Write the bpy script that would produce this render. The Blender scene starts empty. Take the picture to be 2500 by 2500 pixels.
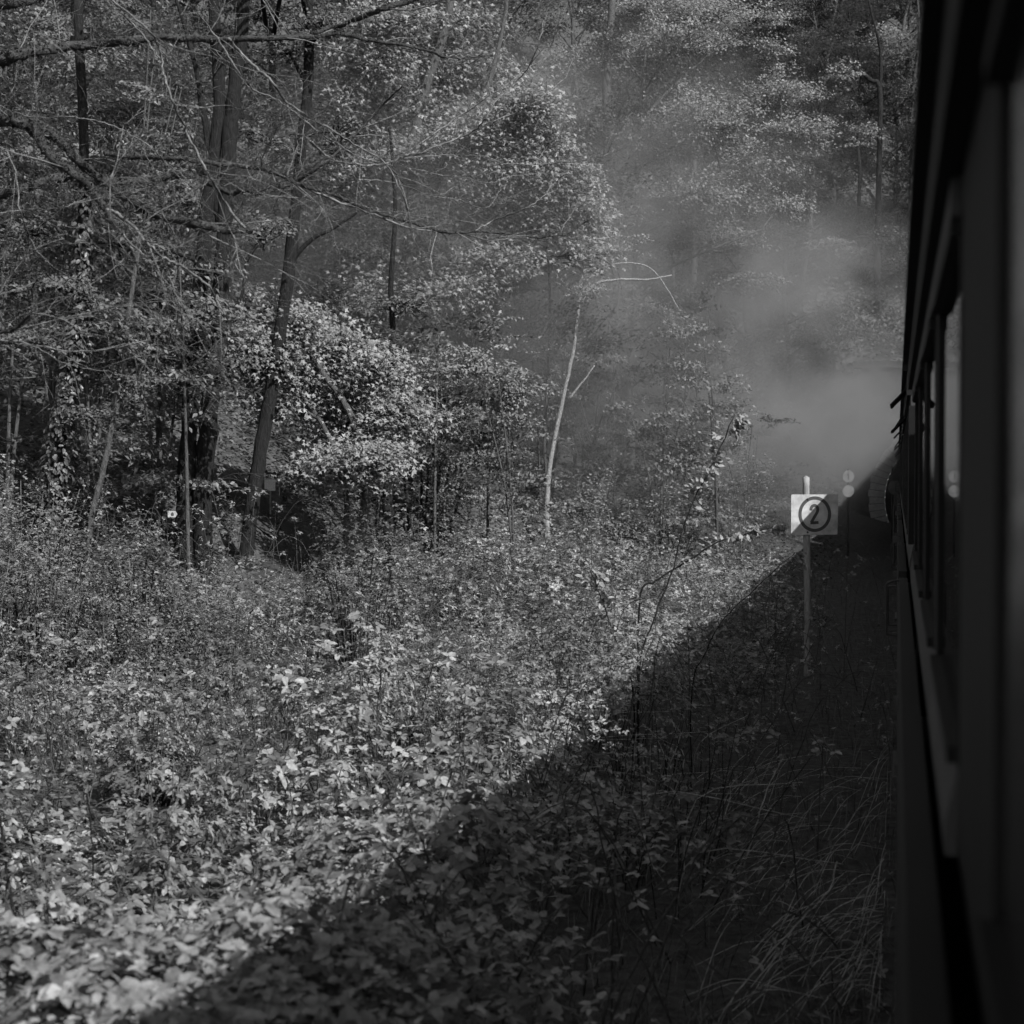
import bpy, math
import numpy as np
from mathutils import Vector

rng = np.random.default_rng(11)
SC = bpy.context.scene
COL = SC.collection
PI = math.pi

# ------------------------------------------------------------------ camera
F = 4000.0                      # focal length in pixels of the 2500 px photograph
CAMZ = 2.8
YAW = math.atan(940.0 / F)
PITCH = math.atan(100.0 / F)
cam_d = bpy.data.cameras.new('camera')
cam = bpy.data.objects.new('camera', cam_d)
COL.objects.link(cam)
cam.location = (0, 0, CAMZ)
cam.rotation_euler = (PI / 2 - PITCH, 0, YAW)
cam_d.sensor_width = 36
cam_d.lens = 36 * F / 2500
cam_d.clip_start = 0.05
cam_d.clip_end = 600
cam_d.dof.use_dof = True
cam_d.dof.focus_distance = 20
cam_d.dof.aperture_fstop = 3.6
SC.camera = cam

# ------------------------------------------------------------------ light
SUN_DIR = Vector((1.0, -0.80, 1.12)).normalized()      # towards the sun
world = bpy.data.worlds.new('World')
SC.world = world
world.use_nodes = True
wn = world.node_tree
wn.nodes.clear()
sky = wn.nodes.new('ShaderNodeTexSky')
sky.sky_type = 'NISHITA'
sky.sun_disc = False
sky.sun_elevation = math.asin(SUN_DIR.z)
sky.sun_rotation = math.atan2(SUN_DIR.x, SUN_DIR.y)
bw = wn.nodes.new('ShaderNodeRGBToBW')
bg = wn.nodes.new('ShaderNodeBackground')
bg.inputs['Strength'].default_value = 0.14
wo = wn.nodes.new('ShaderNodeOutputWorld')
wn.links.new(sky.outputs[0], bw.inputs[0])
wn.links.new(bw.outputs[0], bg.inputs[0])
wn.links.new(bg.outputs[0], wo.inputs[0])
sun_d = bpy.data.lights.new('sun', 'SUN')
sun_d.energy = 5.0
sun_d.angle = math.radians(0.55)
sun_d.color = (1, 1, 1)
sun = bpy.data.objects.new('sun', sun_d)
COL.objects.link(sun)
sun.rotation_euler = SUN_DIR.to_track_quat('Z', 'Y').to_euler()
sun.location = (20, -8, 30)

vs = SC.view_settings
vs.view_transform = 'Standard'
vs.look = 'None'
vs.exposure = 1.22
vs.gamma = 1.0
cy = SC.cycles
cy.use_denoising = True
cy.use_adaptive_sampling = True
cy.adaptive_threshold = 0.03
cy.max_bounces = 6
cy.diffuse_bounces = 3
cy.glossy_bounces = 3
cy.transmission_bounces = 4
cy.transparent_max_bounces = 8
cy.volume_bounces = 1
cy.volume_step_rate = 0.6
cy.volume_max_steps = 128
cy.sample_clamp_indirect = 4.0

# ------------------------------------------------------------------ geometry helpers
_cy, _sy = math.cos(YAW), math.sin(YAW)
_cp, _sp = math.cos(PITCH), math.sin(PITCH)
C0 = np.array([0, 0, CAMZ])
R_ = np.array([_cy, _sy, 0])
F_ = np.array([-_sy * _cp, _cy * _cp, -_sp])
U_ = np.array([-_sy * _sp, _cy * _sp, _cp])


def at(px, py, d):
    """world point that stands at photograph pixel (px, py), d metres ahead"""
    return C0 + d * (F_ + (px - 1250) / F * R_ + (1250 - py) / F * U_)


def ats(pts, d):
    return np.array([at(p[0], p[1], p[2] if len(p) > 2 else d) for p in pts])


class VNoise:
    def __init__(s, seed, n=64):
        s.g = np.random.default_rng(seed).random((n, n)); s.n = n

    def __call__(s, x, y):
        x = np.asarray(x, float); y = np.asarray(y, float)
        xi = np.floor(x).astype(int); yi = np.floor(y).astype(int)
        fx = x - xi; fy = y - yi
        fx = fx * fx * (3 - 2 * fx); fy = fy * fy * (3 - 2 * fy)
        g = s.g; n = s.n
        a = g[xi % n, yi % n]; b = g[(xi + 1) % n, yi % n]
        c = g[xi % n, (yi + 1) % n]; d = g[(xi + 1) % n, (yi + 1) % n]
        return (a * (1 - fx) + b * fx) * (1 - fy) + (c * (1 - fx) + d * fx) * fy


N1, N2, N3, N4 = VNoise(1), VNoise(2), VNoise(3), VNoise(4)


def softplus(t, w):
    t = np.clip(np.asarray(t, float) / w, -40, 40)
    return np.log1p(np.exp(t)) * w


def sstep(t):
    t = np.clip(t, 0, 1)
    return t * t * (3 - 2 * t)


def H(x, y):
    """terrain height"""
    x = np.asarray(x, float); y = np.asarray(y, float)
    d = (x + 10.5) * -0.977 + (y - 21.5) * 0.213
    h = 0.80 * softplus(d, 2.2)
    h = h + 1.15 * softplus(y - 70, 2.5)
    h = h + 6.4 * sstep((y - 62.6) / 1.5) * sstep((x + 6.5) / 4.0)
    # cutting side close to the tunnel
    h = h + 0.55 * softplus(-x - 5.0 + 0.0 * y, 0.8) * np.clip((y - 44) / 16, 0, 1)
    off = np.clip((-x - 1.2) / 2.5, 0, 1)
    h = h + off * (0.30 * (N1(x * .35, y * .35) - .4) + 0.10 * (N2(x * 1.3, y * 1.3) - .5))
    h = h + np.clip(h - 1.0, 0, 1) * 1.2 * (N3(x * .16, y * .16) - .5)
    # beyond the railway on the far side
    h = h + 0.5 * softplus(x - 9, 2.0)
    return h


def gp(px, py):
    """where the ray through a pixel meets the terrain"""
    dirn = F_ + (px - 1250) / F * R_ + (1250 - py) / F * U_
    P = C0 + _DS[:, None] * dirn
    hit = P[:, 2] < H(P[:, 0], P[:, 1])
    k = int(np.argmax(hit))
    if not hit[k]:
        return at(px, py, 100), 100.0
    return P[k], float(_DS[k])


_DS = np.arange(3.0, 160, 0.08)


class Buf:
    def __init__(s):
        s.v = []; s.f = []; s.n = 0

    def add(s, v, f):
        v = np.asarray(v, float).reshape(-1, 3); f = np.asarray(f, int).reshape(-1, 3)
        s.v.append(v); s.f.append(f + s.n); s.n += len(v)

    def arrays(s):
        return np.concatenate(s.v), np.concatenate(s.f)


def mesh_arr(name, v, f, mat, smooth=False):
    me = bpy.data.meshes.new(name)
    v = np.ascontiguousarray(v, dtype=np.float32); f = np.ascontiguousarray(f, dtype=np.int32)
    me.vertices.add(len(v)); me.vertices.foreach_set('co', v.ravel())
    me.loops.add(f.size); me.loops.foreach_set('vertex_index', f.ravel())
    me.polygons.add(len(f))
    me.polygons.foreach_set('loop_start', np.arange(0, f.size, 3, dtype=np.int32))
    me.polygons.foreach_set('loop_total', np.full(len(f), 3, dtype=np.int32))
    me.update(calc_edges=True)
    me.validate()
    me.polygons.foreach_set('use_smooth', np.full(len(me.polygons), bool(smooth)))
    me.materials.append(mat)
    return me


def obj(name, me, parent=None, loc=(0, 0, 0)):
    o = bpy.data.objects.new(name, me)
    COL.objects.link(o)
    if parent is not None:
        o.parent = parent
    o.location = loc
    return o


def bobj(name, buf, mat, parent=None, smooth=False, loc=(0, 0, 0)):
    v, f = buf.arrays()
    if parent is not None:
        v = v - np.array(parent.location)
    return obj(name, mesh_arr(name, v, f, mat, smooth), parent, loc)


def thing(name, label, cat, loc=(0, 0, 0), group=None):
    o = bpy.data.objects.new(name, None)
    o.empty_display_size = 0.2
    COL.objects.link(o)
    o.location = [float(c) for c in loc]
    tag(o, label, cat, group)
    return o


def tag(o, label, cat, group=None):
    o['label'] = label; o['category'] = cat
    if group:
        o['group'] = group
    return o


def spline(pts, n, jitter=0.0):
    """Catmull-Rom through pts, n points per span"""
    P = np.asarray(pts, float)
    if len(P) == 2:
        P = np.array([P[0], P[0] * .67 + P[1] * .33, P[0] * .33 + P[1] * .67, P[1]])
    Q = np.vstack([2 * P[0] - P[1], P, 2 * P[-1] - P[-2]])
    out = []
    for i in range(1, len(Q) - 2):
        for t in np.linspace(0, 1, n, endpoint=False):
            a, b, c, d = Q[i - 1], Q[i], Q[i + 1], Q[i + 2]
            out.append(.5 * (2 * b + (c - a) * t + (2 * a - 5 * b + 4 * c - d) * t * t + (3 * b - a - 3 * c + d) * t ** 3))
    out.append(P[-1])
    out = np.array(out)
    if jitter:
        j = rng.normal(0, jitter, out.shape); j[0] = 0
        out = out + j
    return out


def tube(buf, pts, rad, sides=6, bump=0.0):
    P = np.asarray(pts, float); n = len(P)
    rad = np.asarray(rad, float)
    if rad.ndim == 0:
        rad = np.full(n, float(rad))
    if len(rad) != n:
        rad = np.interp(np.linspace(0, 1, n), np.linspace(0, 1, len(rad)), rad)
    T = np.gradient(P, axis=0)
    T /= np.linalg.norm(T, axis=1, keepdims=True) + 1e-9
    ref = np.array([0, 0, 1.0]) if abs(T[0][2]) < .8 else np.array([1.0, 0, 0])
    a = np.cross(T[0], ref); a /= np.linalg.norm(a)
    A = np.zeros((n, 3))
    for i in range(n):
        a = a - T[i] * a.dot(T[i]); a /= np.linalg.norm(a) + 1e-9
        A[i] = a
    B = np.cross(T, A)
    th = np.arange(sides) / sides * 2 * PI
    rr = rad[:, None] * (1 + (rng.normal(0, bump, (n, sides)) if bump else 0))
    V = P[:, None, :] + rr[..., None] * (np.cos(th)[None, :, None] * A[:, None, :] + np.sin(th)[None, :, None] * B[:, None, :])
    V = V.reshape(-1, 3)
    i = np.arange(n - 1)[:, None] * sides; k = np.arange(sides)[None, :]; k2 = (k + 1) % sides
    q = np.stack([i + k, i + k2, i + sides + k2, i + sides + k], -1).reshape(-1, 4)
    f = np.vstack([q[:, [0, 1, 2]], q[:, [0, 2, 3]]])
    V = np.vstack([V, P[-1] + T[-1] * rad[-1] * .6, P[0]])
    tip = n * sides
    e = (n - 1) * sides
    kk = np.arange(sides); kk2 = (kk + 1) % sides
    f = np.vstack([f, np.stack([e + kk, e + kk2, np.full(sides, tip)], -1), np.stack([kk2, kk, np.full(sides, tip + 1)], -1)])
    buf.add(V, f)


def box(buf, x0, x1, y0, y1, z0, z1):
    v = [(x, y, z) for z in (z0, z1) for y in (y0, y1) for x in (x0, x1)]
    q = [(0, 2, 3, 1), (4, 5, 7, 6), (0, 1, 5, 4), (2, 6, 7, 3), (0, 4, 6, 2), (1, 3, 7, 5)]
    f = [t for a, b, c, d in q for t in ((a, b, c), (a, c, d))]
    buf.add(v, f)


def norm(v):
    return v / (np.linalg.norm(v, axis=-1, keepdims=True) + 1e-9)


# leaf templates: x along the leaf, y across, z up
DIAMOND = (np.array([(0, 0, 0), (.42, .31, .07), (1, 0, -.04), (.42, -.31, .07)]), np.array([(0, 3, 2), (0, 2, 1)]))
OVATE = (np.array([(0, 0, 0), (.25, .31, .07), (.72, .25, .04), (1.02, 0, -.08), (.72, -.25, .04), (.25, -.31, .07), (.45, 0, -.02)]),
         np.array([(6, 0, 5), (6, 5, 4), (6, 4, 3), (6, 3, 2), (6, 2, 1), (6, 1, 0)]))
_mp = [(1, 0), (.6, .17), (.74, .53), (.4, .27), (.1, .55), (.0, .0), (.1, -.55), (.4, -.27), (.74, -.53), (.6, -.17)]
MAPLE = (np.array([(.34, 0, .03)] + [(x, y, -.16 * abs(y) - .08 * x * x) for x, y in _mp]),
         np.array([(0, i, i % 10 + 1) for i in range(1, 11)]))


MAPLE_LO = (np.array([(.3, 0, .03), (1, 0, -.1), (.45, .19, 0), (.42, .58, -.1), (0, 0, 0), (.42, -.58, -.1), (.45, -.19, 0)]), np.array([(0, i, i % 6 + 1) for i in range(1, 7)]))


def _tri(tpl):
    V, T = tpl
    vs_, fs_ = [], []
    for k, (ang, s, ox, oy) in enumerate([(0, 1.0, .28, 0), (1.35, .82, .2, .06), (-1.35, .82, .2, -.06)]):
        c, s_ = math.cos(ang), math.sin(ang)
        W = V * s
        W = np.stack([W[:, 0] * c - W[:, 1] * s_ + ox, W[:, 0] * s_ + W[:, 1] * c + oy, W[:, 2] - .1 * W[:, 0] * (k > 0)], -1)
        fs_.append(T + len(V) * k); vs_.append(W)
    # short stalk
    vs_.append(np.array([(-.35, .012, -.2), (-.35, -.012, -.2), (.3, 0, 0)])); fs_.append(np.array([(0, 1, 2)]) + 3 * len(V))
    return np.vstack(vs_), np.vstack(fs_)


TRIF = _tri(OVATE)
TRIF_LO = _tri(DIAMOND)


def leaves(buf, pos, nrm, dirv, size, tpl):
    V, T = tpl
    pos = np.asarray(pos, float); n = len(pos)
    if n == 0:
        return
    Z = norm(nrm)
    X = dirv - Z * np.sum(dirv * Z, 1, keepdims=True)
    X = norm(X)
    Y = np.cross(Z, X)
    s = np.asarray(size, float)
    if s.ndim == 0:
        s = np.full(n, float(s))
    M = V[None, :, 0, None] * X[:, None] + V[None, :, 1, None] * Y[:, None] + V[None, :, 2, None] * Z[:, None]
    P = pos[:, None] + s[:, None, None] * M
    Fc = (T[None] + (np.arange(n) * len(V))[:, None, None]).reshape(-1, 3)
    buf.add(P.reshape(-1, 3), Fc)


def rand_dir(n, flat=1.0):
    v = rng.normal(0, 1, (n, 3)); v[:, 2] *= flat
    return norm(v)


SUNV = np.array(SUN_DIR)

# ------------------------------------------------------------------ materials (monochrome place)


def mat_new(name):
    m = bpy.data.materials.new(name)
    m.use_nodes = True
    nt = m.node_tree
    return m, nt, nt.nodes['Principled BSDF'], nt.nodes['Material Output']


def g4(v):
    return (v, v, v, 1)


def noise_mat(name, lo, hi, scale=6, rough=.85, bump=.0, spec=.3, detail=6, stretch=None, coord='Object', metallic=0):
    m, nt, p, o = mat_new(name)
    tc = nt.nodes.new('ShaderNodeTexCoord')
    src = tc.outputs[coord]
    if stretch:
        mp = nt.nodes.new('ShaderNodeMapping'); mp.inputs['Scale'].default_value = stretch
        nt.links.new(src, mp.inputs[0]); src = mp.outputs[0]
    nz = nt.nodes.new('ShaderNodeTexNoise'); nz.inputs['Scale'].default_value = scale; nz.inputs['Detail'].default_value = detail
    nz.inputs['Roughness'].default_value = .65
    nt.links.new(src, nz.inputs['Vector'])
    cr = nt.nodes.new('ShaderNodeValToRGB')
    cr.color_ramp.elements[0].position = .32; cr.color_ramp.elements[0].color = g4(lo)
    cr.color_ramp.elements[1].position = .70; cr.color_ramp.elements[1].color = g4(hi)
    nt.links.new(nz.outputs[0], cr.inputs[0])
    nt.links.new(cr.outputs[0], p.inputs['Base Color'])
    p.inputs['Roughness'].default_value = rough
    p.inputs['Specular IOR Level'].default_value = spec
    p.inputs['Metallic'].default_value = metallic
    if bump:
        b = nt.nodes.new('ShaderNodeBump'); b.inputs['Strength'].default_value = bump; b.inputs['Distance'].default_value = .02 if 'bark' not in name else .06
        nt.links.new(nz.outputs[0], b.inputs['Height']); nt.links.new(b.outputs[0], p.inputs['Normal'])
    return m


def leaf_mat(name, lo, hi, rough=.5, spec=.35, trans=.3, patch=None):
    m, nt, p, o = mat_new(name)
    ge = nt.nodes.new('ShaderNodeNewGeometry')
    cr = nt.nodes.new('ShaderNodeValToRGB')
    cr.color_ramp.elements[0].color = g4(lo); cr.color_ramp.elements[1].color = g4(hi)
    nt.links.new(ge.outputs['Random Per Island'], cr.inputs[0])
    tc = nt.nodes.new('ShaderNodeTexCoord'); nz = nt.nodes.new('ShaderNodeTexNoise'); nz.inputs['Scale'].default_value = 55; nz.inputs['Detail'].default_value = 2
    nt.links.new(tc.outputs['Object'], nz.inputs['Vector'])
    mm = nt.nodes.new('ShaderNodeMapRange'); mm.inputs[1].default_value = .3; mm.inputs[2].default_value = .7; mm.inputs[3].default_value = .7; mm.inputs[4].default_value = 1.2
    nt.links.new(nz.outputs[0], mm.inputs[0])
    vm = nt.nodes.new('ShaderNodeVectorMath'); vm.operation = 'SCALE'
    nt.links.new(cr.outputs[0], vm.inputs[0]); nt.links.new(mm.outputs[0], vm.inputs['Scale'])
    if patch:   # broad noise patches darken or lighten the leaf colour
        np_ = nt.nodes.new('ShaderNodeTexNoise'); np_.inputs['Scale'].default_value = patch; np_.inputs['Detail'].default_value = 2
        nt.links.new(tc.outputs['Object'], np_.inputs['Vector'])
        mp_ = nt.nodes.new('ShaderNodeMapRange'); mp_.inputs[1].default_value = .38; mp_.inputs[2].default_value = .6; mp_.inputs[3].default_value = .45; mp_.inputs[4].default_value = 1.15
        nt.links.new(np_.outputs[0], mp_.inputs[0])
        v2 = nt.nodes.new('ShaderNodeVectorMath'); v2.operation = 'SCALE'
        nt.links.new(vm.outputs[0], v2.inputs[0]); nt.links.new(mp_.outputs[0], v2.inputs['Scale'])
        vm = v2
    nt.links.new(vm.outputs[0], p.inputs['Base Color'])
    p.inputs['Roughness'].default_value = rough
    p.inputs['Specular IOR Level'].default_value = spec
    tr = nt.nodes.new('ShaderNodeBsdfTranslucent')
    nt.links.new(cr.outputs[0], tr.inputs[0])
    mx = nt.nodes.new('ShaderNodeMixShader'); mx.inputs[0].default_value = trans
    nt.links.new(p.outputs[0], mx.inputs[1]); nt.links.new(tr.outputs[0], mx.inputs[2])
    nt.links.new(mx.outputs[0], o.inputs[0])
    return m


M = {}
M['ground'] = noise_mat('leaf_litter', .012, .06, 9, .95, .6, .1, 10)
M['litter'] = leaf_mat('dry_leaf', .02, .10, .7, .2, .15)
M['path'] = noise_mat('path_earth', .012, .035, 14, .95, .5, .1, 8, stretch=(1, 3, 1))
M['ballast'] = noise_mat('ballast', .02, .09, 22, .95, 1.0, .1, 4)
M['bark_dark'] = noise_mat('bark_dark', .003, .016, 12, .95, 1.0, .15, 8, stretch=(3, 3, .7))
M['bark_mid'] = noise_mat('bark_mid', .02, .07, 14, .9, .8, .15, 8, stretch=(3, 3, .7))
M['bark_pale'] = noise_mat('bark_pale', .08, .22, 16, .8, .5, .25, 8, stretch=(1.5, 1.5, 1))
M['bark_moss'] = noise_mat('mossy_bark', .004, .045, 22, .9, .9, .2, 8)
M['twig'] = noise_mat('twig_bark', .02, .11, 18, .7, .3, .3, 4)
M['dry'] = noise_mat('dry_cane', .10, .28, 12, .75, .3, .2, 4)
M['grass'] = leaf_mat('dry_grass', .025, .10, .7, .2, .2)
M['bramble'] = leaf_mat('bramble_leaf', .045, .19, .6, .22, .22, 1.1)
M['shrub'] = leaf_mat('shrub_leaf', .05, .17, .5, .3, .3)
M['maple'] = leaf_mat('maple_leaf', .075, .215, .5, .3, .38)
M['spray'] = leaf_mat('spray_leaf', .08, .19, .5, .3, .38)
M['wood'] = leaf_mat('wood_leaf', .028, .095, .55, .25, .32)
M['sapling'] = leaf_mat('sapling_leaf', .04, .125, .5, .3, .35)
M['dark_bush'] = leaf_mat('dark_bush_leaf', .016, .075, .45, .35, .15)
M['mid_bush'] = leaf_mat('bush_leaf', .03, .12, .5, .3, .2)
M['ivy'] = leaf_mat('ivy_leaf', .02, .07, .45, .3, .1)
M['under'] = leaf_mat('undergrowth_leaf', .022, .085, .6, .2, .25)
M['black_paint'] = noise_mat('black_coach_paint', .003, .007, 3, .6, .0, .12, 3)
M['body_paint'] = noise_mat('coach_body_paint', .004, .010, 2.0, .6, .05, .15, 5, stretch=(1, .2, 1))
M['trim'] = noise_mat('worn_trim_paint', .022, .04, 5, .55, .05, .2, 4, stretch=(1, .3, 1))
M['roof'] = noise_mat('roof_canvas', .008, .016, 4, .9, .1, .1)
M['iron'] = noise_mat('iron', .008, .02, 10, .6, .1, .4)
M['rail'] = noise_mat('rail_steel', .1, .2, 6, .4, 0, .5, metallic=.8)
M['stone'] = noise_mat('pale_quoin_stone', .15, .25, 7, .9, .3, .2)
M['sooty'] = noise_mat('sooty_masonry', .012, .035, 5, .95, .5, .1)
M['sign_white'] = noise_mat('weathered_sign_white', .13, .28, 7, .6, .05, .3, 10)
M['sign_black'] = noise_mat('sign_black', .012, .03, 20, .6, 0, .3)
M['post'] = noise_mat('grey_post', .08, .18, 9, .7, .2, .3, 6, stretch=(4, 4, .8))
M['disc'] = noise_mat('disc_white', .08, .14, 8, .6, 0, .3)
M['dim_board'] = noise_mat('dim_notice_board', .32, .55, 40, .8, 0, .2)
M['pale_stone'] = noise_mat('pale_rock', .35, .6, 30, .9, .3, .2)


def glass_mat(name, rough, ior=1.5):
    m, nt, p, o = mat_new(name)
    nt.nodes.remove(p)
    fr = nt.nodes.new('ShaderNodeFresnel'); fr.inputs[0].default_value = ior
    gl = nt.nodes.new('ShaderNodeBsdfGlossy'); gl.inputs['Roughness'].default_value = rough
    gl.inputs[0].default_value = g4(.72)
    tp = nt.nodes.new('ShaderNodeBsdfTransparent'); tp.inputs[0].default_value = g4(.75)
    mx = nt.nodes.new('ShaderNodeMixShader')
    nt.links.new(fr.outputs[0], mx.inputs[0]); nt.links.new(tp.outputs[0], mx.inputs[1]); nt.links.new(gl.outputs[0], mx.inputs[2])
    nt.links.new(mx.outputs[0], o.inputs[0])
    return m


M['glass'] = glass_mat('window_glass', .004)
M['glass_dull'] = glass_mat('grimy_window_glass', .16)

# ------------------------------------------------------------------ the setting: ground
xs = np.unique(np.concatenate([np.arange(-110, -22, 1.6), np.arange(-22, 4, .3), np.arange(4, 46, 1.5)]))
ys = np.unique(np.concatenate([np.arange(-30, 4, 2.0), np.arange(4, 40, .3), np.arange(40, 90, .7), np.arange(90, 190, 2.5)]))
GX, GY = np.meshgrid(xs, ys)
GZ = H(GX, GY)
nx, ny = len(xs), len(ys)
gv = np.stack([GX, GY, GZ], -1).reshape(-1, 3)
ii, jj = np.meshgrid(np.arange(nx - 1), np.arange(ny - 1))
a = (jj * nx + ii).ravel()
cxq = (xs[ii] + xs[ii + 1]).ravel() / 2; cyq = (ys[jj] + ys[jj + 1]).ravel() / 2
TUN_Y = 62.0
czq = (GZ[jj, ii] + GZ[jj + 1, ii + 1]).ravel() / 2
keep = ~((cxq > -.75) & (cxq < 4.8) & (cyq > TUN_Y + .2) & (czq < 5.6))
a = a[keep]
gf = np.vstack([np.stack([a, a + 1, a + nx + 1], -1), np.stack([a, a + nx + 1, a + nx], -1)])
go = obj('ground', mesh_arr('ground', gv, gf, M['ground'], True))
go['kind'] = 'structure'

# railway bed
b = Buf(); box(b, .15, 3.4, -12, 84, -.2, .14)
o = bobj('track_ballast', b, M['ballast']); o['kind'] = 'structure'
for sx in (.95, 2.39):
    b = Buf()
    box(b, sx - .035, sx + .035, -12, 84, .27, .31); box(b, sx - .008, sx + .008, -12, 84, .16, .268); box(b, sx - .06, sx + .06, -12, 84, .142, .158)
    o = bobj('rail', b, M['rail']); o['kind'] = 'structure'

# forest path winding up from the brambles
pp = spline([gp(690, 1445)[0], gp(715, 1400)[0], gp(735, 1350)[0], gp(700, 1305)[0], gp(640, 1275)[0], gp(610, 1235)[0], gp(560, 1190)[0]], 6)
b = Buf()
Tn = norm(np.gradient(pp, axis=0)); Sd = norm(np.cross(Tn, np.array([0, 0, 1.0])))
rows = []
for k in range(-4, 5):
    q = pp + Sd * (k / 4 * .45)
    q[:, 2] = H(q[:, 0], q[:, 1]) + .035 + .03 * (1 - (k / 4) ** 2) * 0
    rows.append(q)
G = np.array(rows); nk, nn = G.shape[:2]
a2 = (np.arange(nk - 1)[:, None] * nn + np.arange(nn - 1)[None]).ravel()
b.add(G.reshape(-1, 3), np.vstack([np.stack([a2, a2 + 1, a2 + nn + 1], -1), np.stack([a2, a2 + nn + 1, a2 + nn], -1)]))
o = bobj('forest_path', b, M['path'], smooth=True); o['kind'] = 'structure'

# ------------------------------------------------------------------ tunnel portal
tp = thing('tunnel_portal', 'sooty tunnel mouth edged with pale stone blocks ahead of the train', 'tunnel', (2.0, TUN_Y, 0))
CX, CZ, RI, RO = 2.02, 1.75, 2.45, 3.06
b = Buf()   # face wall with horseshoe hole
angs = np.radians(np.linspace(-52, 232, 72))
ring = np.stack([CX + (RI + .03) * np.cos(angs), np.zeros(72), CZ + (RI + .03) * np.sin(angs)], -1)
outer = []
for th in angs:
    c, s = math.cos(th), math.sin(th)
    t = 1e9
    if c > 1e-6: t = min(t, (7.2 - CX) / c)
    if c < -1e-6: t = min(t, (-1.45 - CX) / c)
    if s > 1e-6: t = min(t, (6.6 - CZ) / s)
    if s < -1e-6: t = min(t, (-.6 - CZ) / s)
    outer.append((CX + t * c, 0, CZ + t * s))
outer = np.array(outer)
for yy, flip in ((TUN_Y + .06, 0), (TUN_Y + .5, 1)):
    V = np.vstack([ring, outer]).copy(); V[:, 1] = yy
    k = np.arange(71)
    f = np.vstack([np.stack([k, k + 1, k + 73], -1), np.stack([k, k + 73, k + 72], -1)])
    b.add(V, f)
V = np.vstack([outer + [0, TUN_Y + .06, 0], outer + [0, TUN_Y + .5, 0]]); k = np.arange(71)
b.add(V, np.vstack([np.stack([k, k + 1, k + 73], -1), np.stack([k, k + 73, k + 72], -1)]))
bobj('face_wall', b, M['sooty'], tp)
b = Buf()   # barrel
V0 = np.stack([CX + RI * np.cos(angs), np.full(72, TUN_Y + .3), CZ + RI * np.sin(angs)], -1); V1 = V0 + [0, 30, 0]
b.add(np.vstack([V0, V1, [[CX, TUN_Y + 30.3, CZ]]]), np.vstack([np.stack([k, k + 1, k + 73], -1), np.stack([k, k + 73, k + 72], -1), np.stack([k + 72, k + 73, np.full(71, 144)], -1)]))
bobj('barrel', b, M['sooty'], tp)
b = Buf(); box(b, -1.6, 7.4, TUN_Y - .06, TUN_Y + .56, 6.6, 6.85)
bobj('coping', b, M['sooty'], tp)
nst = 54
edge = np.linspace(-50, 230, nst + 1)
for i in range(nst):
    t0, t1 = math.radians(edge[i] + .22), math.radians(edge[i + 1] - .22)
    ro = RO + (.0 if i % 2 else -.03) + rng.uniform(-.015, .015)
    pr = rng.uniform(0, .012)
    vv = []
    for y_ in (-.02 - pr, .34):
        for r_, t_ in ((RI, t0), (ro, t0), (ro, t1), (RI, t1)):
            vv.append((CX + r_ * math.cos(t_), TUN_Y + y_, CZ + r_ * math.sin(t_)))
    bb = Buf()
    qs = [(0, 1, 2, 3), (7, 6, 5, 4), (0, 4, 5, 1), (1, 5, 6, 2), (2, 6, 7, 3), (3, 7, 4, 0)]
    bb.add(vv, [t for q in qs for t in ((q[0], q[1], q[2]), (q[0], q[2], q[3]))])
    bobj('stone', bb, M['stone'], tp)

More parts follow.
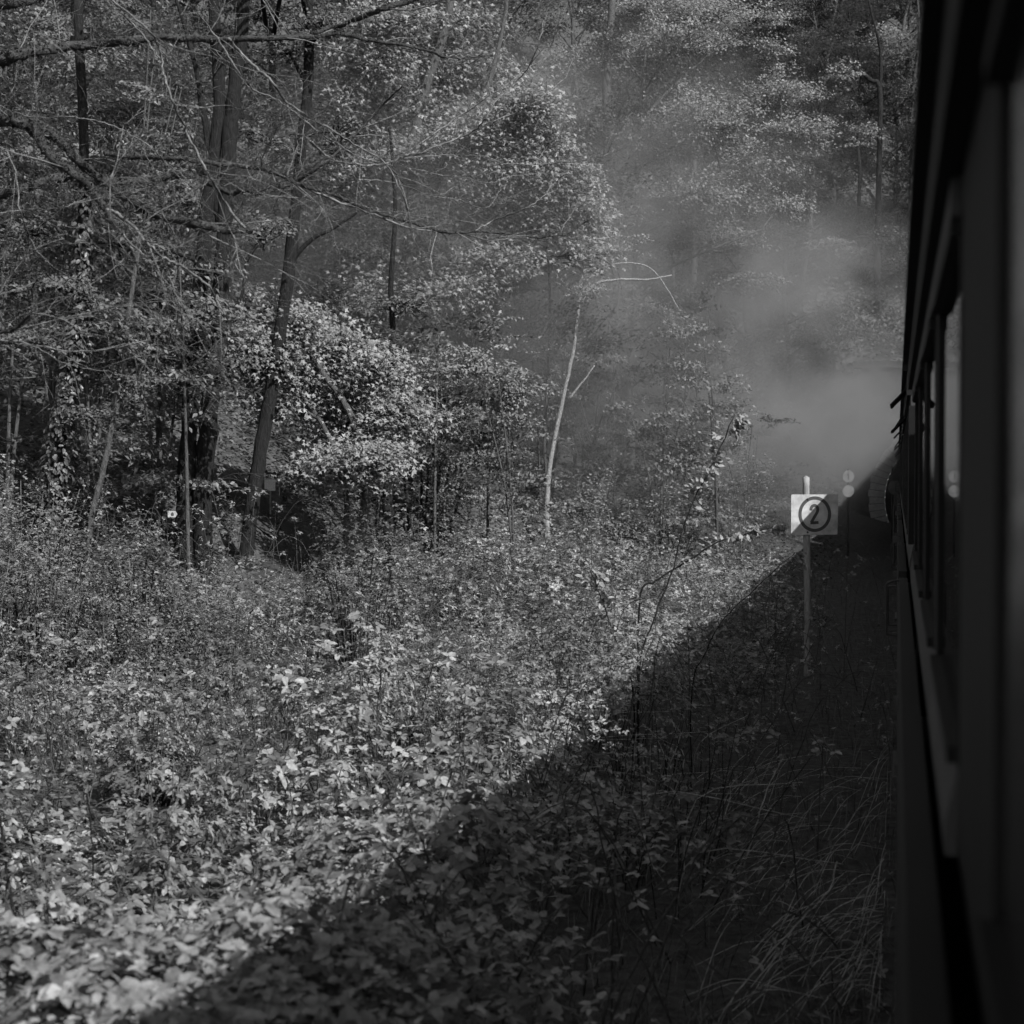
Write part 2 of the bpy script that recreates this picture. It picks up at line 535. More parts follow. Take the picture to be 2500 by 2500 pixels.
# ------------------------------------------------------------------ train
def carriage(y0, y1, label, first=False):
    t = thing('railway_carriage', label, 'train carriage', (0, y0, 0), 'carriages of the train')
    zc = CAMZ
    # lower body panel (slight tumblehome), x measured to the right of the lens
    prof = [(.016, zc - .66), (.009, zc - .72), (.005, zc - 1.1), (.007, zc - 1.55), (.045, zc - 1.78)]
    b = Buf()
    inner = [(x + .05, z) for x, z in prof]
    n = len(prof)
    V = np.array([(x, y, z) for y in (y0, y1) for x, z in prof + inner[::-1]])
    m = 2 * n
    f = []
    for i in range(m):
        j = (i + 1) % m
        f += [(i, m + i, m + j), (i, m + j, j)]
    for base, rev in ((0, 0), (m, 1)):
        for i in range(n - 1):
            q = (base + i, base + i + 1, base + m - 2 - i, base + m - 1 - i)
            f += [(q[0], q[1], q[2]), (q[0], q[2], q[3])] if not rev else [(q[2], q[1], q[0]), (q[3], q[2], q[0])]
    b.add(V, f)
    bobj('body_panel', b, M['body_paint'], t)
    # roof shell
    b = Buf()
    arc = [(.034, zc + .72), (.06, zc + .78), (.25, zc + .95), (.6, zc + 1.10), (1.2, zc + 1.20), (1.7, zc + 1.22), (2.2, zc + 1.20), (2.8, zc + 1.10), (3.15, zc + .95), (3.3, zc + .74)]
    n = len(arc)
    V = np.array([(x, y, z) for y in (y0 - .05, y1 + .05) for x, z in arc])
    f = []
    for i in range(n - 1):
        f += [(i, n + i, n + i + 1), (i, n + i + 1, i + 1)]
    b.add(V, f)
    for base in (0, n):
        b.add(V[base:base + n], [(0, i, i + 1) for i in range(1, n - 1)])
    bobj('roof', b, M['roof'], t)
    b = Buf(); box(b, .030, .075, y0, y1, zc + .66, zc + .718)
    bobj('gutter', b, M['black_paint'], t)
    b = Buf(); box(b, .062, .11, y0, y1, zc + .50, zc + .658)
    bobj('cantrail', b, M['black_paint'], t)
    ys_ = 2.87 if first else y0
    b = Buf()
    V = [(x_, y_, z_) for y_ in (ys_, y1) for x_, z_ in ((.108, zc - .485), (.082, zc - .60), (.082, zc - .655), (.16, zc - .655), (.16, zc - .485))]
    b.add(V, [t_ for i_ in range(5) for t_ in ((i_, 5 + i_, 5 + (i_ + 1) % 5), (i_, 5 + (i_ + 1) % 5, (i_ + 1) % 5))] + [(0, 1, 2), (0, 2, 3), (0, 3, 4), (5, 7, 6), (5, 8, 7), (5, 9, 8)])
    bobj('sill_band', b, M['trim'], t)
    if first:
        b = Buf(); box(b, .104, .16, y0, ys_ - .004, zc - .655, zc - .486); box(b, .104, .125, y0, ys_ - .004, zc + .43, zc + .497)
        bobj('door_rail', b, M['black_paint'], t)
    b = Buf(); box(b, .086, .125, ys_, y1, zc + .43, zc + .497)
    bobj('top_trim', b, M['trim'], t)
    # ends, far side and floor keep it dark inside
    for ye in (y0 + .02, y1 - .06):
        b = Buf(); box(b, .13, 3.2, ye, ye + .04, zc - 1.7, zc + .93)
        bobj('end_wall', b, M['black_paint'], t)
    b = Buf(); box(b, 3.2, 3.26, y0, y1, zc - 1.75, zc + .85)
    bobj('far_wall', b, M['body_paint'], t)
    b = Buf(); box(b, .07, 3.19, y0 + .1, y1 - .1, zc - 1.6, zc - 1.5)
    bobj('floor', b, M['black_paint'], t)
    b = Buf(); box(b, .25, 3.0, y0 + .3, y1 - .3, zc - 1.95, zc - 1.72)
    bobj('underframe', b, M['iron'], t)
    b = Buf(); box(b, -.02, .2, y0 + .4, y0 + 1.5, zc - 2.14, zc - 2.10); box(b, .05, .2, y0 + .45, y0 + .5, zc - 2.1, zc - 1.8)
    box(b, .05, .2, y0 + 1.4, y0 + 1.45, zc - 2.1, zc - 1.8)
    bobj('footboard', b, M['iron'], t)
    for yb in (y0 + 2.0, y1 - 2.0):
        for xw in (.95, 2.39):
            w = Buf()
            th = np.linspace(0, 2 * PI, 20, endpoint=False)
            tube(w, [(xw - .06, yb, .31 + .44), (xw + .06, yb, .31 + .44)], [.44, .44], 20)
            bobj('wheel', w, M['iron'], t)
    # windows and pillars
    if first:
        wins = [(.25, 1.80, 1), (2.86, 4.35, 0), (4.75, 6.2, 0), (6.6, 8.05, 0), (8.45, 9.9, 0)]
        wins = [(s - y0 + 0.0, e - y0, d) for s, e, d in wins]
        wins = [(-3.0, -1.6, 0)] + wins if False else wins
    else:
        L = y1 - y0; nwin = 8; step = (L - 1.2) / nwin
        wins = [(.6 + i * step + .18, .6 + (i + 1) * step - .18, 0) for i in range(nwin)]
    cur = 0.0
    for s, e, dull in wins + [(y1 - y0, y1 - y0, 0)]:
        b = Buf()
        box(b, .104 - .03 * (not first), .14, y0 + cur, y0 + s - .03, zc - .484, zc + .429)
        bobj('pillar', b, M['black_paint'], t)
        if e > s:
            w = Buf()
            box(w, .101, .13, y0 + s - .029, y0 + s + .02, zc - .498, zc + .428)
            box(w, .101, .13, y0 + e - .02, y0 + e + .029, zc - .498, zc + .428)
            box(w, .085, .13, y0 + s + .021, y0 + e - .021, zc - .498, zc - .47)
            box(w, .085, .13, y0 + s + .021, y0 + e - .021, zc + .40, zc + .428)
            wo_ = bobj('window', w, M['black_paint'], t)
            gq = Buf(); gq.add([(.11, y0 + s, zc - .48), (.11, y0 + e, zc - .48), (.11, y0 + e, zc + .41), (.11, y0 + s, zc + .41)], [(0, 2, 1), (0, 3, 2)])
            v_, f_ = gq.arrays(); v_ = v_ - np.array(t.location)
            obj('pane', mesh_arr('pane', v_, f_, M['glass_dull' if dull else 'glass']), wo_)
        cur = e + .03
    return t, wins


c1, _ = carriage(-1.0, 10.4, 'nearest dark train carriage filling the right edge of the picture', True)
cars = [c1]
for i, lab in enumerate(['second dark train carriage ahead of the nearest one', 'third dark train carriage further along the train', 'fourth dark train carriage close to the tunnel', 'fifth dark train carriage just outside the tunnel', 'dark carriage at the head of the train inside the tunnel']):
    yy = 11.1 + i * 12.4
    c, _ = carriage(yy, yy + 11.7, lab)
    cars.append(c)
    # details that stand proud of the side
    b = Buf()
    gx = -.075
    hz0, hz1 = CAMZ - 1.40, CAMZ - 1.05
    yh = yy + (4.2 if i == 0 else .9)
    tube(b, spline([(.02, yh, hz1), (gx + .01, yh, hz1), (gx, yh, hz1 - .03), (gx, yh, hz0 + .03), (gx + .01, yh, hz0), (.02, yh, hz0)], 4), .011, 6)
    bobj('grab_rail', b, M['iron'], c)
    b = Buf(); tube(b, [(.02, yh + 2, CAMZ - .95), (-.03, yh + 2, CAMZ - .95), (-.03, yh + 2, CAMZ - .35), (.04, yh + 2, CAMZ - .35)], .012, 6)
    bobj('grab_rail', b, M['iron'], c)
    for dz, dy, w_ in ((-.62, .1, .05), (-.93, .2, .04), (-1.5, .5, .06), (-1.62, .5, .05)):
        b = Buf(); box(b, -.035, .03, yh + dy - .8, yh + dy - .8 + w_, CAMZ + dz, CAMZ + dz + .055)
        bobj('hinge', b, M['iron'], c)
    # tilted ventilator flaps
    for dy, z0_, z1_ in ((1.5, .50, .62), (3.2, .34, .46), (6.5, .42, .60)):
        b = Buf()
        yv = yy + dy
        V = [(.06, yv, CAMZ + z1_), (.06, yv + .9, CAMZ + z1_), (-.055, yv + .9, CAMZ + z0_), (-.055, yv, CAMZ + z0_),
             (.075, yv, CAMZ + z1_), (.075, yv + .9, CAMZ + z1_), (-.04, yv + .9, CAMZ + z0_), (-.04, yv, CAMZ + z0_)]
        qs = [(0, 1, 2, 3), (7, 6, 5, 4), (0, 4, 5, 1), (1, 5, 6, 2), (2, 6, 7, 3), (3, 7, 4, 0)]
        b.add(V, [t for q in qs for t in ((q[0], q[1], q[2]), (q[0], q[2], q[3]))])
        bobj('ventilator_flap', b, M['black_paint'], c)
# fittings on the nearest carriage
for (yv, dz, wz) in ((5.6, -.80, .04), (5.6, -1.02, .04), (7.2, -.9, .04), (8.4, -1.2, .05)):
    b = Buf(); box(b, -.006, .06, yv, yv + .07, CAMZ + dz, CAMZ + dz + wz)
    bobj('hinge', b, M['iron'], c1)
b = Buf()
tube(b, spline([(.02, 9.6, CAMZ - .62), (-.05, 9.6, CAMZ - .64), (-.055, 9.6, CAMZ - .7), (-.055, 9.6, CAMZ - .9), (-.05, 9.6, CAMZ - .93), (.02, 9.6, CAMZ - .94)], 4), .008, 6)
bobj('grab_rail', b, M['iron'], c1)


# ------------------------------------------------------------------ signs
def flat_poly(buf, pts, frame, th):
    """extruded polygon (fan) in a plate's own frame: o, x, y, n"""
    o_, X, Y, Nn = frame
    P = np.array(pts); c = P.mean(0)
    n = len(P)
    W = lambda p, d: o_ + X * p[0] + Y * p[1] + Nn * d
    V = [W(p, th) for p in P] + [W(p, 0) for p in P] + [W(c, th), W(c, 0)]
    f = []
    for i in range(n):
        j = (i + 1) % n
        f += [(i, j, 2 * n), (n + j, n + i, 2 * n + 1), (i, n + i, n + j), (i, n + j, j)]
    buf.add(V, f)


def stroke(buf, pts, w, frame, th):
    o_, X, Y, Nn = frame
    P = np.asarray(pts, float); n = len(P)
    closed = np.allclose(P[0], P[-1])
    T = np.gradient(P, axis=0)
    if closed:
        T[0] = T[-1] = P[1] - P[-2]
    T = norm(T); S = np.stack([-T[:, 1], T[:, 0]], -1)
    w = np.broadcast_to(w, (n,))[:, None]
    L, Rr = P + S * w / 2, P - S * w / 2
    W = lambda Q, d: o_ + Q[:, :1] * X + Q[:, 1:] * Y + Nn * d
    V = np.vstack([W(L, th), W(Rr, th), W(L, 0), W(Rr, 0)])
    k = np.arange(n - 1)
    f = []
    for a_, b_ in ((0, n), (2 * n, 0), (n, 3 * n)):
        f += [np.stack([a_ + k, b_ + k, b_ + k + 1], -1), np.stack([a_ + k, b_ + k + 1, a_ + k + 1], -1)]
    buf.add(V, np.vstack(f))


bp, bd = gp(1970, 1650)
SD = bd
base = bp
sg = thing('number_sign', 'weathered white board with a circled black 2 on a grey post beside the train', 'sign', base)
top = at(1968, 1166, SD)
px2m = SD / F
b = Buf()
tube(b, spline([base - [0, 0, .3], at(1972, 1500, SD), at(1969, 1300, SD), top], 6), [8.6 * px2m, 8.6 * px2m, 8.4 * px2m], 12)
bobj('post', b, M['post'], sg, smooth=True)
fr_n = norm(-(F_ * np.array([1, 1, 0])) + np.array([.12, 0, 0])); fr_x = norm(np.cross(np.array([0, 0, 1.0]), fr_n)); fr_y = np.array([0, 0, 1.0])
fro = at(1986, 1256, SD) + fr_n * (9.5 * px2m)
frame = (fro, fr_x, fr_y, fr_n)
S = px2m


def rrect(w, h, r, n=4):
    out = []
    for cx_, cy_, a0 in ((w - r, h - r, 0), (-w + r, h - r, 90), (-w + r, -h + r, 180), (w - r, -h + r, 270)):
        for k_ in range(n + 1):
            t_ = math.radians(a0 + 90 * k_ / n)
            out.append((cx_ + r * math.cos(t_), cy_ + r * math.sin(t_)))
    return out


b = Buf(); plate = [(x * S - (y < 0) * 2 * S * (x > 0) , y * S) for x, y in rrect(59, 49, 3)]
flat_poly(b, plate, frame, .006)
bobj('board', b, M['sign_white'], sg)
fr2 = (fro + fr_n * .0062, fr_x, fr_y, fr_n)
th = np.linspace(0, 2 * PI, 49)
b = Buf(); stroke(b, np.stack([37 * S * np.cos(th), 39.5 * S * np.sin(th) + 1 * S], -1), 8.0 * S, fr2, .002)
bobj('ring', b, M['sign_black'], sg)
two = [(-10, 10), (-9.2, 15.5), (-6.5, 20), (-2, 22.3), (3, 21.3), (6.4, 17.5), (7.4, 12), (6.2, 6.5), (3, .5), (-1.5, -7), (-5.5, -13.5), (-8.5, -19.2)]
two = spline([(x, y, 0) for x, y in two], 4)[:, :2]
b = Buf(); stroke(b, two * S, 7.2 * S, fr2, .002); stroke(b, np.array([(-11, -20.2), (-4, -20.2), (3, -19.6), (9.5, -19.2)]) * S, 7.0 * S, (fr2[0] + fr_n * .0004, fr_x, fr_y, fr_n), .002)
bobj('numeral', b, M['sign_black'], sg)
for bx_, by_ in ((-18, 38), (-18, -43)):
    b = Buf(); tube(b, [fro + fr_x * bx_ * S + fr_y * by_ * S, fro + fr_x * bx_ * S + fr_y * by_ * S + fr_n * .016], 2.6 * S, 8)
    bobj('bolt', b, M['iron'], sg)

# discs by the tunnel
dd = 47.0
gb = at(2071, 1200, dd); gb[2] = H(gb[0], gb[1])
ds = thing('disc_sign_post', 'post with two round white discs in the steam left of the tunnel mouth', 'sign', gb)
b = Buf(); tube(b, [gb - [0, 0, .2], np.array([gb[0], gb[1], at(2071, 1146, dd)[2]])], .035, 8)
bobj('post', b, M['sooty'], ds)
for k_, yy in enumerate((1163, 1199)):
    c_ = at(2071, yy, dd - .06)
    frd = (c_, fr_x, fr_y, fr_n)
    th = np.linspace(0, 2 * PI, 28, endpoint=False)
    b = Buf(); flat_poly(b, np.stack([np.cos(th), np.sin(th)], -1) * 14.5 * dd / F, frd, .01)
    dsk = bobj('disc', b, M['disc'], ds)
    if k_ == 0:
        frd = (c_ + fr_n * .0105, fr_x, fr_y, fr_n); u = dd / F
        b = Buf(); stroke(b, np.array([(-4, 3), (0, 8), (0, 0), (0, -8)]) * u, 2.6 * u, frd, .003)
        v_, f_ = b.arrays(); obj('numeral', mesh_arr('numeral', v_ - np.array(ds.location), f_, M['sign_black']), dsk)
dd = 57.0
gb = np.array([-.16, dd, 0.0]); gb[2] = H(gb[0], gb[1])
dt = thing('marker_disc', 'round white disc half hidden by the train at the tunnel mouth', 'sign', gb)
b = Buf(); tube(b, [gb - [0, 0, .2], gb + [0, 0, 2.45]], .03, 8); bobj('post', b, M['sooty'], dt)
th = np.linspace(0, 2 * PI, 28, endpoint=False)
b = Buf(); flat_poly(b, np.stack([np.cos(th) * .22, np.sin(th) * .24], -1), (gb + [.08, -.05, 2.24 - gb[2]], np.array([1.0, 0, 0]), fr_y, np.array([0, -1.0, 0])), .01)
bobj('disc', b, M['disc'], dt)

# ------------------------------------------------------------------ vegetation builders
DENS = 1.7


def bark_tube(buf, pts, r0, r1, n=5, sides=9, bump=.06, jit=.0, flare=0.0):
    q = spline(pts, n, jit)
    t = np.linspace(0, 1, len(q))
    r = r0 * (1 - t) + r1 * t
    if flare:
        r = r * (1 + flare * np.exp(-t * len(q) / 1.6))
    tube(buf, q, r, sides, bump)
    return q


def twig_recursive(buf, p, d, length, r, depth, droop=0.0, curl=.35, out=None, sides=4):
    """a wandering twig with side twigs; returns sampled points"""
    n = 5 if depth else 4
    pts = [p]; dv = d / np.linalg.norm(d)
    for i in range(n):
        dv = norm(dv + rng.normal(0, curl / 2.2, 3) + np.array([0, 0, -droop]))
        pts.append(pts[-1] + dv * length / n)
    pts = np.array(pts)
    tube(buf, pts, np.linspace(r, r * .35, len(pts)), sides)
    if out is not None:
        out.append(pts)
    if depth > 0:
        for i in range(2, n + 1):
            for _ in range(1 if rng.random() < .8 else 2):
                dd_ = norm((pts[i] - pts[i - 1]) / (length / n) + rng.normal(0, .65, 3) * np.array([1, 1, .7]))
                twig_recursive(buf, pts[i], dd_, length * rng.uniform(.35, .62), r * .5, depth - 1, droop, curl, out, 3)
    return pts


def lobe_foliage(lbuf, tbuf, start, c, r, nleaf, size, tpl, twigr=.012, per=26, flat=.55, layer=.18, spread=.32, up=.55):
    """sprays of leaves on fine twigs filling an ellipsoid, fed from `start`"""
    c = np.asarray(c); r = np.asarray(r)
    nleaf = int(nleaf * DENS); r = r * 1.12
    ntw = max(3, int(nleaf / per))
    u = rand_dir(ntw)
    rad = rng.random(ntw) ** .42
    ends = c + u * r * rad[:, None]
    hub = c + (start - c) * .25
    pos_all, n_all, d_all = [], [], []
    for e in ends:
        s0 = hub + (e - hub) * rng.uniform(0, .35) + rng.normal(0, .08, 3) * r
        mid = (s0 + e) / 2 + rng.normal(0, .08, 3) * np.linalg.norm(e - s0) + np.array([0, 0, .05 * np.linalg.norm(e - s0)])
        q = spline([s0, mid, e], 3)
        tube(tbuf, q, np.linspace(twigr, twigr * .3, len(q)), 3)
        k = max(4, int(per * rng.uniform(.5, 1.5)))
        t = rng.random(k) ** .6
        base_ = q[0] * (1 - t[:, None]) ** 2 + 2 * mid * (t * (1 - t))[:, None] + e * (t ** 2)[:, None]
        off = rand_dir(k) * np.array([1, 1, layer]) * spread * (rng.random(k) ** .6)[:, None] * (1.15 - t * .5)[:, None]
        pos = base_ + off
        tilt = norm(rand_dir(1)[0] * .35 + np.array([0, 0, 1.0]))
        nr = norm(tilt * up * .55 + rand_dir(k) * .5 + SUNV * .55)
        pos_all.append(pos); n_all.append(nr); d_all.append(norm(off + rand_dir(k) * .3 + (e - s0) * .2 + np.array([0, 0, -.12])))
    pos = np.concatenate(pos_all); nr = np.concatenate(n_all); dv = np.concatenate(d_all)
    leaves(lbuf, pos, nr, dv, size * rng.uniform(.6, 1.2, len(pos)), tpl)
    return hub


def make_tree(name, label, cat, trunks, lobes, bark, leafm, leaf_size, tpl, depth, group=None, limb_r=.03, flat=.55, layer=.18, spread=.32, per=26, bump=.06, limbs=(), up=.55, twigr=.012, flare=.35, dens=1.0):
    """trunks: list of (points in px, r0 px, r1 px); lobes: (px,py,rx,ry,n[,depth])"""
    b0 = ats([trunks[0][0][0]], depth)[0]
    root = thing(name, label, cat, b0, group)
    paths = []
    k = depth / F
    for pts, r0, r1 in trunks:
        P = ats(pts, depth)
        if len(paths) == 0 or True:
            P = np.vstack([P[0] - np.array([0, 0, .4]), P])
        tb = Buf()
        q = bark_tube(tb, P, r0 * k, r1 * k, 6, 10, bump, .004, flare)
        paths.append(q)
        bobj('trunk', tb, bark, root, smooth=True)
    for pts, r0, r1 in limbs:
        P = ats(pts, depth)
        tb = Buf()
        paths.append(bark_tube(tb, P, r0 * k, r1 * k, 5, 7, bump, .004))
        bobj('limb', tb, bark, root, smooth=True)
    if lobes:
        lb, wb = Buf(), Buf()
        allp = np.concatenate(paths)
        for lo in lobes:
            px, py, rx, ry, n = lo[:5]
            d_ = lo[5] if len(lo) > 5 else depth + rng.uniform(-1, 1) * depth * .035
            c = at(px, py, d_)
            r = np.array([rx, (rx + ry) / 2, ry]) * d_ / F
            # limb from the nearest lower trunk point
            dist = np.linalg.norm(allp - c, axis=1) + 1.2 * np.clip(allp[:, 2] - c[2] + .2, 0, None)
            s = allp[np.argmin(dist)]
            L = np.linalg.norm(c - s)
            m = (s + c) / 2 + np.array([0, 0, .12 * L]) + rng.normal(0, .05 * L, 3)
            if L > .3:
                bark_tube(wb, [s, m, c], limb_r * (1 + .05 * L), limb_r * .5, 5, 5, .05)
            lobe_foliage(lb, wb, s, c, r, int(n * dens), leaf_size, tpl, per=per, flat=flat, layer=layer, spread=spread, up=up, twigr=twigr)
        bobj('branches', wb, bark, root, smooth=True)['kind'] = 'stuff'
        cr = bobj('crown', lb, leafm, root)
    return root


def ground_depth(px, py):
    return gp(px, py)[1]


# ------------------------------------------------------------------ individual trees of the wood
d1 = ground_depth(470, 1385)
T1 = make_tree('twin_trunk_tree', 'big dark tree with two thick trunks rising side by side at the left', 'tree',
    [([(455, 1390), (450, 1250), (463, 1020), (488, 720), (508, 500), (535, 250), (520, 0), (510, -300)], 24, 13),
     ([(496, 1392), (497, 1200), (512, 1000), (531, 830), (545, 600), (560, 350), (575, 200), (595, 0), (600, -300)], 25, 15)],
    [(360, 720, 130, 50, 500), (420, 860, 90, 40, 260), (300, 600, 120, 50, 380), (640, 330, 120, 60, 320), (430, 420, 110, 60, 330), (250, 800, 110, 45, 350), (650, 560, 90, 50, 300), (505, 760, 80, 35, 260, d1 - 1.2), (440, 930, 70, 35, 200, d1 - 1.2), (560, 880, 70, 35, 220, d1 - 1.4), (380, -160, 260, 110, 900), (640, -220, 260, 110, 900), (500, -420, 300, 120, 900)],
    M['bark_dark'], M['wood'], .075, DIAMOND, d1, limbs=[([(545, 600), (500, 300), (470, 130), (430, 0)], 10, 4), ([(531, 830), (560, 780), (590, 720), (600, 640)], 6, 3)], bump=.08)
d2 = ground_depth(140, 1380)
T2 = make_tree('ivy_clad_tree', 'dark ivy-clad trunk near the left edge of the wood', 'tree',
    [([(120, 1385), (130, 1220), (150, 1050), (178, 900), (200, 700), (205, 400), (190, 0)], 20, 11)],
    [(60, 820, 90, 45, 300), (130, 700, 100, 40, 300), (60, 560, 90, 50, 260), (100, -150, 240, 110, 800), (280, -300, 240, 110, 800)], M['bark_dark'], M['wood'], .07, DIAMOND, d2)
# its ivy
b = Buf()
q = spline(ats([(120, 1385), (130, 1220), (150, 1050), (178, 900), (200, 700), (205, 400)], d2), 30)
k_ = rng.integers(0, len(q), 2600)
rad = 24 * d2 / F
hd = rand_dir(2600, .15)
lump = .7 + .9 * N2(k_ * .05, np.zeros(2600))
pos = q[k_] + hd * rad * (lump * rng.uniform(.7, 1.25, 2600))[:, None]
leaves(b, pos, norm(hd + rand_dir(2600) * .5 + np.array([0, 0, .4])), norm(rand_dir(2600) + np.array([0, 0, -1.0])), rng.uniform(.05, .1, 2600), OVATE)
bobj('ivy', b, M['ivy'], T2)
d3 = ground_depth(212, 1420)
make_tree('leaning_tree', 'slim pale trunk leaning right between the ivy-clad tree and the twin trunks', 'tree',
    [([(205, 1425), (225, 1260), (258, 1120), (292, 950), (304, 870), (318, 740), (345, 560)], 8.5, 5)],
    [(240, 760, 90, 45, 300), (330, 940, 90, 40, 260), (210, 1010, 70, 35, 180)], M['bark_mid'], M['wood'], .07, DIAMOND, d3, limb_r=.015)
d4 = ground_depth(600, 1390)
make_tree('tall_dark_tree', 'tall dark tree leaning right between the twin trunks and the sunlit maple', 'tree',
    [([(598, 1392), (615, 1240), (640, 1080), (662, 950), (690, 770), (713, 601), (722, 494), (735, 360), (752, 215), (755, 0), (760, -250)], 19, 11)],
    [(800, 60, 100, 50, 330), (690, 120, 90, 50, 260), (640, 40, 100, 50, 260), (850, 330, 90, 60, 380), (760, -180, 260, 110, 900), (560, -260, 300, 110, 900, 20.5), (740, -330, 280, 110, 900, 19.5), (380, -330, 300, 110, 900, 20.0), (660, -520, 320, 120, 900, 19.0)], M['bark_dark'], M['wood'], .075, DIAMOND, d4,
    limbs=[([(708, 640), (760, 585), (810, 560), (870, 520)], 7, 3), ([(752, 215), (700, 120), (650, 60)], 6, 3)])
d5 = ground_depth(872, 1382)
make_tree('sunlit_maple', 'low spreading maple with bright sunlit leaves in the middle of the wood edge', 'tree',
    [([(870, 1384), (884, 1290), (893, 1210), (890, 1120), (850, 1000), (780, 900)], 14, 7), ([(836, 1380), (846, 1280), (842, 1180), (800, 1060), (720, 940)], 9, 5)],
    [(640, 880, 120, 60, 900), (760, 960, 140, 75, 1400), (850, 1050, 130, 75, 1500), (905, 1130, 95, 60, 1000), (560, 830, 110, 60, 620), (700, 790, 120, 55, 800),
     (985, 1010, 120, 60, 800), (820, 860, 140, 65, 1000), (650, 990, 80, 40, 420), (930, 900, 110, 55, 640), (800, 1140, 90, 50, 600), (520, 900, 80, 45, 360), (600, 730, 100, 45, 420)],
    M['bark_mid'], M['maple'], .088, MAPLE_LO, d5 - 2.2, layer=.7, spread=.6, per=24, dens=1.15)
d6 = ground_depth(955, 1400)
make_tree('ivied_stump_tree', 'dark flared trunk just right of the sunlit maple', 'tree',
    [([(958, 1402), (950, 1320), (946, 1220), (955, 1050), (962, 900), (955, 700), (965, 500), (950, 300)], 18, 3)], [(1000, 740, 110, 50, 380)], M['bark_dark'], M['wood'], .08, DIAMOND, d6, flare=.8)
d7 = ground_depth(1050, 1345)
make_tree('hazel_coppice', 'clump of thin upright hazel stems right of the dark flared trunk', 'tree',
    [([(1000, 1345), (990, 1200), (975, 1050), (960, 930)], 4, 2), ([(1020, 1348), (1030, 1180), (1020, 1000), (1012, 880)], 5, 2.5), ([(1052, 1345), (1066, 1200), (1084, 1080), (1086, 930)], 6, 3),
     ([(1066, 1345), (1090, 1180), (1110, 1060), (1130, 900)], 4, 2), ([(1040, 1345), (1043, 1190), (1050, 1040), (1046, 900)], 4, 2), ([(1085, 1340), (1120, 1220), (1160, 1080), (1180, 960)], 4, 2), ([(1010, 1345), (1005, 1180), (1000, 1060)], 4, 2)],
    [(1000, 900, 130, 60, 800), (1100, 990, 120, 60, 800), (1160, 890, 130, 60, 800), (1060, 1110, 100, 60, 420), (1180, 1060, 100, 60, 560), (1240, 960, 110, 60, 640), (1120, 1200, 90, 55, 320), (1010, 1020, 90, 45, 420)],
    M['bark_dark'], M['spray'], .075, OVATE, d7, limb_r=.010, bump=.03, flare=.1, spread=.36, twigr=.007)
d8 = ground_depth(1300, 1320)
make_tree('leaning_pole', 'bare dark pole leaning left among the hazel stems', 'dead tree', [([(1302, 1322), (1270, 1250), (1222, 1130), (1196, 1062), (1185, 1000)], 6, 3)], [], M['bark_dark'], M['wood'], .07, DIAMOND, d8, bump=.04)
d9 = ground_depth(1340, 1318)
make_tree('pale_birch', 'slender pale trunk with one long bare limb reaching right into the steam', 'tree',
    [([(1338, 1320), (1334, 1240), (1345, 1120), (1373, 980), (1400, 850), (1416, 720), (1426, 620), (1440, 500), (1446, 400)], 8, 1.6)],
    [(1400, 700, 90, 45, 420), (1480, 600, 110, 50, 500), (1330, 640, 90, 45, 420), (1330, 850, 90, 40, 360), (1420, 560, 100, 50, 420)], M['bark_pale'], M['spray'], .075, DIAMOND, d9,
    limbs=[([(1417, 742), (1450, 695), (1520, 682), (1580, 683), (1640, 672)], 4.2, 1.8), ([(1425, 692), (1470, 655), (1540, 642), (1600, 665), (1660, 760)], 2.6, 1.2), ([(1388, 975), (1420, 935), (1452, 892)], 3.4, 1.6)], limb_r=.010, twigr=.006, bump=.03)
for (pts, r0, lab, lo) in [
    ([(1345, 1300), (1330, 1100), (1338, 900), (1342, 700), (1330, 500)], 4.5, 'thin grey stem standing close left of the pale slender trunk', [(1270, 780, 100, 45, 420), (1260, 660, 110, 50, 420)]),
    ([(1500, 1230), (1498, 1030), (1504, 830), (1516, 640), (1520, 420)], 4.5, 'thin grey stem rising through the steam right of the pale slender trunk', [(1560, 520, 110, 50, 420), (1470, 880, 70, 35, 200)]),
    ([(1640, 1220), (1620, 1000), (1634, 830), (1640, 700), (1640, 500)], 4, 'faint thin stem in the middle of the steam', []),
    ([(1460, 1260), (1450, 1120), (1470, 900), (1490, 780)], 3.5, 'short faint stem behind the pale slender trunk', [(1450, 1050, 70, 40, 220)]),
    ([(1190, 1320), (1180, 1150), (1150, 900), (1160, 700), (1165, 520)], 6, 'grey stem in front of the big hazy maple', [(1150, 800, 120, 50, 520)])]:
    dq = ground_depth(pts[0][0], pts[0][1])
    make_tree('slender_sapling', lab, 'tree', [(pts, r0, r0 * .55)], lo, M['bark_mid'], M['spray'], .075, DIAMOND, min(dq, 46), 'slender saplings in the steam', limb_r=.008, twigr=.006, bump=.03)

